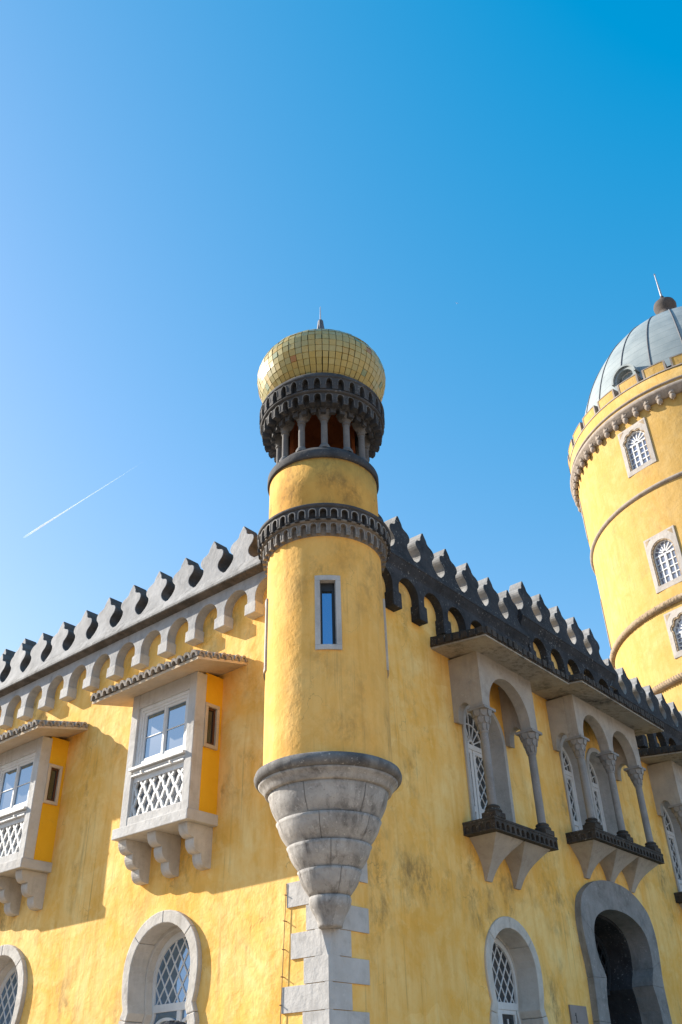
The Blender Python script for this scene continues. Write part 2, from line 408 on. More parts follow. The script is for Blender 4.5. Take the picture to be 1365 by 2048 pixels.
_do = [(1.50, .02), (1.50, 1.6), (1.50, 2.7)]+[(1.48, 3.0), (1.465, 3.2), (1.46, 3.36)]
_do = _do+smooth_half([(1.46, 3.361), (1.47, 3.55), (1.52, 3.83), (1.55, 4.1), (1.54, 4.32), (1.48, 4.52), (1.34, 4.72), (.92, 4.95), (.46, 5.06), (0, 5.09)])
door_o, door_i = both(_do), both(_di)

def arch_open(cu, half, spring, z0, b=None, n=14):
    return [(cu-half, z0)]+arc(cu, spring, half, b or half, pi, 0, n)+[(cu+half, z0)]

LWU = [3.11, 7.30, 11.49]        # horseshoe windows of the sunny front
RWU = [4.335, 12.6]
BD = [(4.265, 5.36, 6.98, .60), (12.47, 5.36, 6.98, .60)]            # balcony doors (centre, sill, spring, half)
BT = [(7.66, 5.80, 7.33, .47), (8.80, 5.80, 7.33, .47)]

# walls with real openings
wl = MB()
holes = [shrink(hs_win(u), u, 3.0, .93) for u in LWU]
wl.plate(LW, [(0.5, 0), (17, 0), (17, 9.1), (0.5, 9.1)], holes, -.5, 0)
holes = [shrink(hs_win(u), u, 3.0, .93) for u in RWU]+[shrink(door_o, DC, 3.0, .93)]
holes = [[(p[0], max(.03, p[1])) for p in h] for h in holes]
for cu, zs, sp, hf in BD+BT: holes.append(arch_open(cu, hf+.03, sp, zs))
wl.plate(RW, [(0, 0), (22, 0), (22, 10.0), (10.3, 10.0), (10.3, 10.2), (6.0, 10.2), (6.0, 9.6), (0, 9.6), (0, 3.6), (.16, 3.6), (.16, 3.1), (0, 3.1)], holes, -.5, 0)
wl.box(LW, .2, .5, -.16, -.0005, 3.1005, 3.5995)
wl.build('wall', 'yellow', palace)
rf = MB()
rf.plate(ID, [], [], 0, 0) if False else None
rf.box(ID, .5, 22, .5, 17, 9.0, 9.12); rf.box(ID, .5, 22, 16.9, 17.1, 0, 9.0); rf.box(ID, 21.9, 22.1, .5, 16.9, 0, 9.0)
rf.build('roof_terrace', 'merlon', palace)
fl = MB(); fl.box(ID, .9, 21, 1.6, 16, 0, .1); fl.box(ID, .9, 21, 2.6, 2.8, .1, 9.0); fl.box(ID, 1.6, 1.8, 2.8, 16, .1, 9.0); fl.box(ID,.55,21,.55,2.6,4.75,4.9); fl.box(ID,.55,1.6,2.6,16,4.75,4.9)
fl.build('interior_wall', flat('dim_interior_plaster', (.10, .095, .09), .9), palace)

# quoins
q = MB()
lev = [(4.08, 3.77, .69), (3.77, 3.465, .35), (3.465, 3.16, .61), (3.16, 2.87, .39), (2.87, 2.575, .765), (2.575, 2.28, .41), (2.28, 1.98, .70), (1.98, 1.68, .40), (1.68, 1.38, .72), (1.38, 1.08, .4), (1.08, .78, .7), (.78, .4, .42), (.4, 0, .7)]
levr = [(4.38, 4.08, .80), (4.08, 3.77, .42), (3.77, 3.465, .79), (3.465, 3.16, .42), (3.16, 2.87, .765), (2.87, 2.575, .41), (2.575, 2.28, .73), (2.28, 1.98, .41), (1.98, 1.68, .75), (1.68, 1.38, .42), (1.38, 1.08, .75), (1.08, .78, .42), (.78, .4, .74), (.4, 0, .42)]
for z1, z0, wd in lev:
    if z0 >= 3.1: q.plate(LW, [(.10, z0+.004), (wd, z0+.004), (wd, z1-.004), (.10, z1-.004)], [], -.1, .022)
    else: q.plate(LW, [(-.02, z0+.004), (wd, z0+.004), (wd, z1-.004), (-.02, z1-.004)], [], -.1, .022)
for z1, z0, wd in levr:
    q.plate(RW, [((.10 if z0 >= 3.1 else -.018), z0+.004), (wd, z0+.004), (wd, z1-.004), ((.10 if z0 >= 3.1 else -.018), z1-.004)], [], -.1, .022)
# solid corner: square below, chamfered up to the corbel foot
q.box(ID, -.019, .05, -.0195, .05, 0, 3.13)
bt = [(-.02, .2), (-.02, -.018), (-.018, -.02), (.2, -.02), (.2, .2)]; tp = [(-.02, .2), (-.02, .115), (.115, -.02), (.2, -.02), (.2, .2)]
q.add([(x, y, 3.128) for x, y in bt]+[(x, y, 3.52) for x, y in tp], [(0, 1, 2, 3, 4), (5, 6, 7, 8, 9)]+[(k, (k+1) % 5, 5+(k+1) % 5, 5+k) for k in range(5)])
q.build('quoins', 'quoin', palace, .006)

# ---------------- parapet pieces
def merlon_poly(u, z, sc=1.0, hw=.378):
    k = sc
    h = [(hw-.003, 0), (hw-.02, .012), (.325, .04), (.262, .085), (.215, .14), (.19, .19), (.186, .235), (.20, .28), (.232, .315), (.264, .345), (.286, .385), (.293, .425), (.284, .468), (.257, .503), (.218, .527), (.172, .542), (.13, .56), (.102, .59), (.092, .64), (.055, .70), (.022, .755), (0, .772)]
    rgt = [(u+x, z+y*k) for x, y in h]; lft = [(u-x, z+y*k) for x, y in reversed(h[:-1])]
    return rgt+lft
def merlon(mp, u, z, mat, parent, sc=1.0, hw=.378, o0=-.17, o1=.19):
    a = MB(); H = .778*sc
    base = z
    a.plate(mp, merlon_poly(0, 0, sc, hw), [], o0, o1, lambda p: o1-.06*(p[1]/H))
    L = mp(u, 0, z)
    o = a.build('merlon', 'merlon', parent, .012)
    if True:                         # left flanks: shade and staining put into the colour; right flanks paler than fronts
        o.data.materials.clear(); o.data.materials.append(M['pale_flank'] if mat == 'dark' else M['flank']); o.data.materials.append(M['dark'] if mat == 'dark' else M['merlon']); nf = Vector(mp(0, 1, 0))-Vector(mp(0, 0, 0))
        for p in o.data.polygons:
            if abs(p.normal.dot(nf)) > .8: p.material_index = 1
    o.location = L
    return o
jit = random.Random(21)
def merlon_row(mp, us, z, mat, parent, sc=1.0, hw=.378, o0=-.17, o1=.19):
    first = None
    for u in us:
        if first is None: first = merlon(mp, u, z, mat, parent, sc, hw, o0, o1)
        else:
            c = first.copy(); COL.objects.link(c); c.parent = parent; c.location = mp(u+jit.uniform(-.008, .008), jit.uniform(-.01, .01), z+jit.uniform(-.008, .004)); c.rotation_euler = (jit.uniform(-.012, .012), jit.uniform(-.012, .012), jit.uniform(-.015, .015)); c.scale = (1, 1, jit.uniform(.985, 1.015))

def cornice(mp, u0, u1, zt, mat, pj=.29):
    """zt = foot of the merlons"""
    a = MB()
    prof = [(-.2, zt-.34), (.16, zt-.34), (.172, zt-.30), (pj-.012, zt-.165), (pj, zt-.16), (pj, zt-.125), (pj-.03, zt-.11), (.2, zt+.012), (-.2, zt+.012)]
    if pj > .3: prof = [(-.2, zt-.33), (.16, zt-.33), (.18, zt-.306), (pj-.01, zt-.285), (pj, zt-.278), (pj, zt-.228), (pj-.02, zt-.213), (.2, zt+.012), (-.2, zt+.012)]
    n = max(2, int((u1-u0)/.5)); 
    vs = [mp(u0+(u1-u0)*i/n, o, z) for i in range(n+1) for o, z in prof]; k = len(prof)
    fs = [(i*k+j, i*k+(j+1) % k, (i+1)*k+(j+1) % k, (i+1)*k+j) for i in range(n) for j in range(k)]+[tuple(range(k)), tuple(range(n*k+k-1, n*k-1, -1))]
    a.add(vs, fs); return a
def corbel_table(mp, b0, pitch, nb, zb, ztop, parent, mat, matb, pw=.09, bw=.125, bh=.19, spring=None, face=.18, u0=None, u1=None, matbk=None):
    """arcaded band: nb brackets from centre b0; zb bracket bottoms; ztop top of band"""
    r = pitch/2-pw; spring = spring or ztop-.13-r
    us = [b0+pitch*i for i in range(nb)]
    ua = u0 if u0 is not None else us[0]-pw; ub = u1 if u1 is not None else us[-1]+pw
    out = [(ua, ztop)]
    if ua < us[0]-pw-.02:
        out += [(ua, spring+r*.6)]+[p for p in arc(us[0]-pitch/2, spring, r, r, pi, 0, 12) if p[0] > ua+.01]
        out += [(us[0]-pw, zb+bh)]
    else: out += [(ua, zb+bh)]
    for i, u in enumerate(us):
        if i > 0: out += [(u-pw, zb+bh)]
        out += [(u+pw, zb+bh)]
        if i < nb-1: out += arc(u+pitch/2, spring, r, r, pi, 0, 14)
    if ub > us[-1]+pw+.02: out += [p for p in arc(us[-1]+pitch/2, spring, r, r, pi, 0, 12) if p[0] < ub-.01]+[(ub, spring+r*.6)]
    out += [(ub, ztop)]
    a = MB(); a.plate(mp, out, [], -.02, face)
    t = a.build('corbel_table', mat, parent, .008)
    first = None
    for u in us:
        if first is None:
            k = MB(); k.box(mp, -bw, bw, -.02, face+.022, zb, zb+bh)
            k.box(mp, -pw-.012, pw+.012, -.02, face+.012, zb+bh-.001, zb+bh+.02)
            first = k.build('bracket', matb, t, .014); first.location = mp(u, 0, 0)
        else:
            c = first.copy(); COL.objects.link(c); c.parent = t; c.location = mp(u, 0, 0)
    return t

# sunny front (left)
p1 = cornice(LW, .55, 16.5, 9.26, 'cornice', .345).build('parapet', 'cornice', palace, .006)
dc = MB(); dc.add([LW(u, o, z) for u in (.56, 16.49) for o, z in ((.17, 8.93), (.183, 8.935), (.333, 8.962), (.32, 8.975))], [(0, 1, 2, 3), (7, 6, 5, 4), (0, 4, 5, 1), (1, 5, 6, 2), (2, 6, 7, 3), (3, 7, 4, 0)]); dc.build('cornice_soffit_shade', 'soffit_shade', p1)  # dark strip: the underside's shade and dirt put into its colour
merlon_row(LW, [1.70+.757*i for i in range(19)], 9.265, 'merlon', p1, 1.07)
corbel_table(LW, 1.395, .7235, 20, 8.24, 8.94, palace, 'merlon', 'quoin', .09, .125, .195, 8.53, .18, u0=.75)
# set-back higher battlement further along
up = MB(); up.box(ID, .5, .95, 9.12, 16.5, 9.12, 9.94)
u_ = up.build('upper_parapet', 'merlon', palace)
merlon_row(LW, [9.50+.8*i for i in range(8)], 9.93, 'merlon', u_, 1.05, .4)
for c_ in u_.children: c_.location.x += .58

# shady front (right): low, raised, low
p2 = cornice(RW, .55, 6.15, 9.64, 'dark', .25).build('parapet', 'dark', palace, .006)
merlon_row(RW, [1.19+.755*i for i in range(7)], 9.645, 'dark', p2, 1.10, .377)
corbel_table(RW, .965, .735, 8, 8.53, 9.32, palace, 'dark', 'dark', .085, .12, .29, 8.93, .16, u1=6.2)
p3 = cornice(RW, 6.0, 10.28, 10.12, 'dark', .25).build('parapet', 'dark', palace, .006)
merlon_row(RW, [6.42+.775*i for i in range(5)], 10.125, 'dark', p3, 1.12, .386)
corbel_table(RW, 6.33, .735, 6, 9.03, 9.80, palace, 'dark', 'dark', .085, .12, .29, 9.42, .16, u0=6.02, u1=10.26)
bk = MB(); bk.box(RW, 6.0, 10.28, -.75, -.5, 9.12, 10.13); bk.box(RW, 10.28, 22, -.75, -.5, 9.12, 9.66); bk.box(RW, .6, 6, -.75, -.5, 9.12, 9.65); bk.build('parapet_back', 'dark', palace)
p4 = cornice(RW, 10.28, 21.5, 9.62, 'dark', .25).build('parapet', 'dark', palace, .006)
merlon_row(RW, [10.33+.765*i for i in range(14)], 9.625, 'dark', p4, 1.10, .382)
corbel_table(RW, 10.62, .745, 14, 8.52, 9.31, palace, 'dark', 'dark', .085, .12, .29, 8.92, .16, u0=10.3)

# ---------------- horseshoe windows
def hs_window(mp, proud=.075, arched=True, gl='glass'):
    """local, centre u=0"""
    O, I = hs_win(0), hs_win(0, False)
    nO = len(O); a = MB()
    a.strip(mp, O, I, -.36, proud, skip=(2, 12, 17, 22, 32))
    if arched: a.strip(mp, shrink(I, 0, 2.6, 1.01), shrink(I, 0, 2.6, .955), -.46, -.22)
    else: a.strip(mp, shrink(I, 0, 2.6, 1.01), shrink(I, 0, 2.6, .97), -.46, -.34)
    fr = a.build('horseshoe_window', 'stone', palace, .012)
    W_ = shrink(I, 0, 2.6, .955); W2 = shrink(I, 0, 2.6, .885)
    s_ = MB(); s_.strip(mp, W_, W2, -.42, -.34)
    s_.box(mp, -.56, .56, -.425, -.335, 2.80, 2.90)
    s_.box(mp, -.04, .04, -.42, -.34, 1.0, 2.80)
    for sg in (-1, 1):
        s_.plate(mp, arch_open(sg*.28, .235, 2.62, 1.0, .11) if arched else [(sg*.28-.235, 1.0), (sg*.28-.235, 2.80), (sg*.28+.235, 2.80), (sg*.28+.235, 1.0)], [arch_open(sg*.28, .185, 2.60, 1.06, .09) if arched else [(sg*.28-.185, 1.06), (sg*.28-.185, 2.74), (sg*.28+.185, 2.74), (sg*.28+.185, 1.06)]], -.415, -.345)
        s_.box(mp, sg*.28-.011, sg*.28+.011, -.40, -.36, 1.06, 2.68)
        s_.box(mp, sg*.28-.185, sg*.28+.185, -.39, -.365, 2.3, 2.32)
        s_.box(mp, sg*.28-.185, sg*.28+.185, -.39, -.365, 1.9, 1.92)
    upper = [p for p in W2 if p[1] > 2.92]; upper = [(upper[0][0], 2.9)]+upper+[(upper[-1][0], 2.9)]
    lattice(s_, mp, upper, R(56), .158, .019, -.395, -.365, .3)
    s_.build('sash', 'wood_white', fr, .004)
    p = MB(); p.plate(mp, shrink(W_, 0, 2.6, .99), [], -.385, -.378); p.build('pane', gl, fr)
    return fr
f1 = hs_window(LW); f1.location = LW(LWU[0], 0, 0)
for u in LWU[1:]: copy_tree(f1, palace, LW(u, 0, 0))
f2 = hs_window(RW, .035, False, 'glass_blue'); f2.location = RW(RWU[0], 0, 0)
for u in RWU[1:]: copy_tree(f2, palace, RW(u, 0, 0))
# ---------------- great doorway
nd = len(door_o)-1
a = MB(); a.strip(RW, door_o, door_i, -.30, .12, skip=(2, 6, 22, nd-30, nd-14, nd-6, nd-2))
dI = shrink(door_i, DC, 2.5, .985)
dw = a.build('horseshoe_doorway', 'door_stone', palace, .025)
a = MB(); a.strip(RW, shrink(door_i, DC, 2.5, 1.03), shrink(door_i, DC, 2.5, .97), -.95, -.302); a.build('inner_jamb', 'dark', dw)
dI = shrink(door_i, DC, 2.5, .93)
gr = MB(); upper = [p for p in dI if p[1] > 3.36]
lattice(gr, RW, upper, R(50), .19, .020, -.76, -.74)
gr.strip(RW, upper, shrink(upper, DC, 3.5, .93), -.77, -.73)
gr.box(RW, DC-.85, DC+.85, -.80, -.725, 3.28, 3.38)
gr.build('grille', 'grille_steel', dw)
lf = MB()
for sg in (-1, 1):
    lf.box(RW, DC+sg*.47-.45, DC+sg*.47+.45, -.92, -.88, .05, 3.28)
    for zz in (.5, 1.4, 2.3): lf.box(RW, DC+sg*.47-.36, DC+sg*.47+.36, -.88, -.85, zz, zz+.75)
lf.build('door_leaf', 'iron', dw, .006)
gl = MB(); gl.plate(RW, upper, [], -.84, -.83); gl.build('pane', 'glass_dark', dw)

# ---------------- oriels on the sunny front
def oriel():
    U0, U1, D = 2.14, 3.72, .57          # right and left edge, depth
    mp = lambda u, o, z: LW(u-2.93, o, z)
    b = MB()
    b.box(mp, U0+.1, U1-.1, .0, .12, 5.24, 7.40)
    b.box(mp, U0, U0+.17, .36, D, 5.24, 7.36); b.box(mp, U1-.17, U1, .36, D, 5.24, 7.36)     # posts
    b.box(mp, U0+.17, U1-.17, .42, D-.003, 7.12, 7.36)                                   # lintel
    b.box(mp, U0+.17, U1-.17, .38, D-.006, 5.24, 5.37)                                   # lower rail
    body = b.build('oriel_window', 'oriel_stone', palace, .01)
    sl = MB(); sl.box(mp, U0-.02, U1+.13, -.02, D+.03, 5.08, 5.24); sl.build('sill_slab', 'oriel_stone', body, .012)
    for u in (U0, U1):                                                                # painted side walls with a window opening
        sd_ = MB()
        e0, e1 = (u+.02, u+.09) if u == U0 else (u-.09, u-.02)
        sd_.box(mp, e0, e1, -.02, .37, 5.24, 6.22); sd_.box(mp, e0, e1, -.02, .37, 6.88, 7.40)
        sd_.box(mp, e0, e1, -.02, .10, 6.22, 6.88); sd_.box(mp, e0, e1, .34, .37, 6.22, 6.88)
        sd_.build('side_wall', 'panel_yellow', body)
    for u, sg in ((U0, -1), (U1, 1)):
        c = MB(); ua, ub = sorted((u+sg*.02, u-sg*.06)); va, vb = sorted((u-sg*.05, u-sg*.02))
        o0, o1, z0, z1 = .075, .365, 6.20, 6.90
        c.box(mp, ua, ub, o0, o1, z0, z0+.055); c.box(mp, ua, ub, o0, o1, z1-.055, z1); c.box(mp, ua, ub, o0, o0+.055, z0+.055, z1-.055); c.box(mp, ua, ub, o1-.055, o1, z0+.055, z1-.055)
        fr = c.build('side_window', 'render', body, .005)
        c = MB(); o0 += .055; o1 -= .055; z0 += .055; z1 -= .055
        for q_ in ((o0, o1, z0, z0+.035), (o0, o1, z1-.035, z1), (o0, o0+.035, z0+.035, z1-.035), (o1-.035, o1, z0+.035, z1-.035)): c.box(mp, va, vb, *q_)
        c.build('side_sash', 'brown_wood', body)
        c = MB(); c.box(mp, *sorted((u-sg*.045, u-sg*.04)), o0, o1, z0, z1); c.build('side_pane', 'glass_dark', body)
    # side stone corner strips are painted render
    # timber window
    t = MB(); a0, a1 = U0+.17, U1-.17
    def rect(u0, u1, z0, z1, wd, o0, o1):
        t.box(mp, u0, u0+wd, o0, o1, z0, z1); t.box(mp, u1-wd, u1, o0, o1, z0, z1); t.box(mp, u0+wd, u1-wd, o0, o1, z0, z0+wd); t.box(mp, u0+wd, u1-wd, o0, o1, z1-wd, z1)
    rect(a0, a1, 6.12, 7.12, .055, .44, .53)
    rect(a0+.055, a1-.055, 6.175, 7.065, .045, .43, .515)
    mid = (a0+a1)/2
    rect(a0+.10, mid+.0, 6.22, 7.02, .042, .45, .498); rect(mid, a1-.10, 6.22, 7.02, .042, .45, .498)
    t.box(mp, mid-.022, mid+.022, .45, .512, 6.22, 7.02)
    for c_ in ((a0+.10+mid)/2, (a1-.10+mid)/2): t.box(mp, c_-.22, c_+.22, .462, .487, 6.60, 6.618)
    t.build('timber_window', 'wood_white', body, .004)
    p = MB(); p.box(mp, a0+.12, a1-.12, .470, .474, 6.24, 7.0); p.build('pane', 'glass', body)
    ra = MB(); ra.box(mp, a0-.03, a1+.03, .36, D+.055, 6.075, 6.12); ra.box(mp, a0, a1, .40, D-.01, 6.03, 6.072); ra.box(mp, a0, a1, .42, D+.012, 5.985, 6.012)
    ra.box(mp, a0, a1, .40, D-.045, 5.90, 5.984)
    for c_ in (a0+.28, a1-.28): ra.bar(mp(c_, D+.01, 6.01), mp(c_, D+.05, 6.01), .018)
    ra.build('window_rail', 'wood_white', body, .005)
    la = MB(); rct = [(a0+.02, 5.37), (a1-.02, 5.37), (a1-.02, 5.90), (a0+.02, 5.90)]
    # wavy trellis
    nx, nz = 5.5, 3.5; px = (a1-a0-.04)/nx; pz = .53/nz
    for sg in (1, -1):
        for i in range(-6, 14):
            pts = []
            for k_ in range(0, 57):
                zz = 5.37+.53*k_/56; f = (zz-5.37)/pz
                uu = a0+.02+px*(i*1.0+sg*f*.5) + sg*px*.055*sin(2*pi*f*1.0)
                if a0+.02 <= uu <= a1-.02: pts.append((uu, zz))
            for j in range(0, len(pts)-2, 2): 
                if j+2 < len(pts): la.flatbar(mp, pts[j], pts[j+2], .042, .48-(.002 if sg > 0 else 0), .515+(.002 if sg > 0 else 0))
    la.box(mp, a0, a0+.03, .45, .522, 5.37, 5.90); la.box(mp, a1-.03, a1, .45, .522, 5.37, 5.90); 
    la.build('trellis_panel', 'wood_white', body)
    bp = MB(); bp.box(mp, a0, a1, .40, .42, 5.37, 5.90); bp.build('back_panel', 'backing', body)  # grey of the board stands in for shade between the trellis bars
    # canopy: sloping, tiled
    ca = MB(); L0, L1 = 1.62, 4.23; DD = 1.02; zt = lambda o: 7.49-.235*o/DD
    zf = zt(DD)
    ca.hexa([mp(L0, -.02, 7.49), mp(L1, -.02, 7.49), mp(L1, DD, zf), mp(L0, DD, zf)], [mp(L0, -.02, 7.535), mp(L1, -.02, 7.535), mp(L1, DD, zf+.045), mp(L0, DD, zf+.045)])
    cn = ca.build('canopy', 'render', body)
    tl = MB()
    def halfpipe(p, q, r, ri, up=Vector((0, 0, 1)), n=8):
        p = Vector(p); q = Vector(q); d = (q-p).normalized(); sde = d.cross(up).normalized(); upv = sde.cross(d)
        vs = []
        for e in (p, q):
            for rr in (r, ri):
                for i in range(n+1):
                    t_ = pi*i/n; jit = 1
                    vs.append(e+sde*cos(t_)*rr+upv*sin(t_)*rr*1.4)
        m_ = n+1; fs = []
        for i in range(n):
            fs += [(i, i+1, 2*m_+i+1, 2*m_+i), (m_+i, 3*m_+i, 3*m_+i+1, m_+i+1), (i, m_+i, m_+i+1, i+1), (2*m_+i, 2*m_+i+1, 3*m_+i+1, 3*m_+i)]
        fs += [(0, 2*m_, 3*m_, m_), (n, m_+n, 3*m_+n, 2*m_+n)]
        tl.add(vs, fs, False)
    nT = 17; pt = (L1-L0)/nT
    rnd = random.Random(3)
    for i in range(nT):
        u = L0+pt*(i+.5); j = rnd.uniform(-.012, .02)
        halfpipe(mp(u, .0, 7.49+.045), mp(u, DD+.03+j, zf+.045+rnd.uniform(-.004, .006)), pt*.53, pt*.33)
    for i in range(7):
        o = .09+.145*i
        for ed, sg in ((L0, -1), (L1, 1)):
            j = rnd.uniform(-.01, .02)
            halfpipe(mp(ed-sg*.34, o, zt(o)+.045), mp(ed+sg*(.025+j), o, zt(o)+.045), .066, .042)
    # bed of mortar under the cover tiles
    tl.hexa([mp(L0+.05, 0, 7.536), mp(L1-.05, 0, 7.536), mp(L1-.05, DD-.05, zf+.046), mp(L0+.05, DD-.05, zf+.046)], [mp(L0+.08, 0, 7.58), mp(L1-.08, 0, 7.58), mp(L1-.08, DD-.09, zf+.09), mp(L0+.08, DD-.09, zf+.09)])
    tl.build('roof_tiles', 'tile_roof', body)
    # three lobed brackets
    prof = [(-.02, 5.078), (.50, 5.078)]
    for (x0, z0, x1, z1) in ((.50, 5.078, .345, 4.885), (.355, 4.88, .20, 4.69), (.20, 4.685, .05, 4.505)):
        prof += [(x0, z0-.02)]+[(x1+(x0-x1)*cos(t)**.8 if t < pi/2-.01 else x1, z0-.02-(z0-z1-.02)*sin(t)) for t in [pi/2*i/7 for i in range(1, 8)]]
    prof += [(-.02, 4.505)]
    first = None
    for u in (2.22, 2.92, 3.61):
        k = MB(); k.plate(lambda a_, w_, z_: mp(u+w_, a_, z_), prof, [], 0, .19)
        k.build('bracket', 'stone', body, .008)
    return body
o1 = oriel(); o1.location = LW(2.93, 0, 0)
for k in (1, 2): copy_tree(o1, palace, LW(2.93+4.17*k, 0, 0))

# ---------------- arcaded balconies on the shady front
def capital_mesh(mb, x, y, z0, z1, r0, r1):
    """stepped scale capital with a square abacus"""
    h = z1-z0
    mb.box(ID, x-r1, x+r1, y-r1, y+r1, z1-.045, z1); mb.lathe(x, y, [(r0*1.0, z0), (r0*1.15, z0+.015), (r0*1.15, z0+.035), (r0*1.0, z0+.04)], 16)
    rows = 3; hh = (h-.045-.03)/rows
    for k in range(rows):
        ra = r0*1.05+(r1*.98-r0*1.05)*(k+.25)/rows; rb = r0*1.05+(r1*1.02-r0*1.05)*(k+1.0)/rows
        zb, zt = z0+.03+hh*k, z0+.03+hh*(k+1)
        mb.lathe(x, y, [(ra*.85, zb), (ra*.95, zb+hh*.3), (rb*.9, zt)], 16)
        n = 8
        for i in range(n):
            a_ = 2*pi*(i+.5*(k % 2))/n; wd = pi/n*.82
            P = CYL(x, y)
            pts = [(a_-wd, zt-.004), (a_-wd, zb+hh*.45), (a_-wd*.6, zb+hh*.12), (a_, zb), (a_+wd*.6, zb+hh*.12), (a_+wd, zb+hh*.45), (a_+wd, zt-.004)]
            mb.plate(P, pts, [], ra*.8, rb, lambda p, ra=ra, rb=rb, zb=zb, hh=hh: ra*1.02+(rb-ra*1.02)*max(0, min(1, (p[1]-zb)/hh))**.7)
def column(parent, u, o, zb, zc, zt, r=.072):
    x, y, _ = RW(u, o, 0)
    c = MB(); c.lathe(x, y, [(r*1.02, zb+.20), (r, zb+.26), (r*.97, zc-.1), (r*.95, zc)], 20)
    b = c.build('column', 'column', parent)
    c = MB(); c.box(ID, x-.15, x+.15, y-.13, y+.13, zb, zb+.085)
    c.lathe(x, y, [(.0, zb+.085), (.135, zb+.085), (.145, zb+.105), (.135, zb+.13), (.11, zb+.14), (.105, zb+.155), (.118, zb+.17), (.108, zb+.19), (.08, zb+.205), (.07, zb+.21)], 18)
    c2 = c.build('column_base', 'dark_brown', parent, .006)
    c = MB(); capital_mesh(c, x, y, zc, zt, r, .178)
    c.build('capital', 'column', parent)
def dent_arches(mb, mp, u0, u1, n, z0, z1, o0, o1, frac=.62):
    pt = (u1-u0)/n
    hl = []
    for i in range(n):
        c = u0+pt*(i+.5); r = pt*frac/2
        hl.append([(c-r, z0-.02)]+arc(c, z1-r-.035, r, r, pi, 0, 6)+[(c+r, z0-.02)])
    out = [(u0, z1)]
    for i in range(n):
        h = hl[i]; out += [(u0+pt*i+.001 if i else u0, z0)]
        out += [(h[0][0], z0)]+h[1:-1]+[(h[-1][0], z0)]
    out += [(u1, z0), (u1, z1)]
    # drop doubles
    o2 = []
    for p in out:
        if not o2 or (abs(p[0]-o2[-1][0])+abs(p[1]-o2[-1][1])) > 1e-4: o2.append(p)
    mb.plate(mp, o2, [], o0, o1)
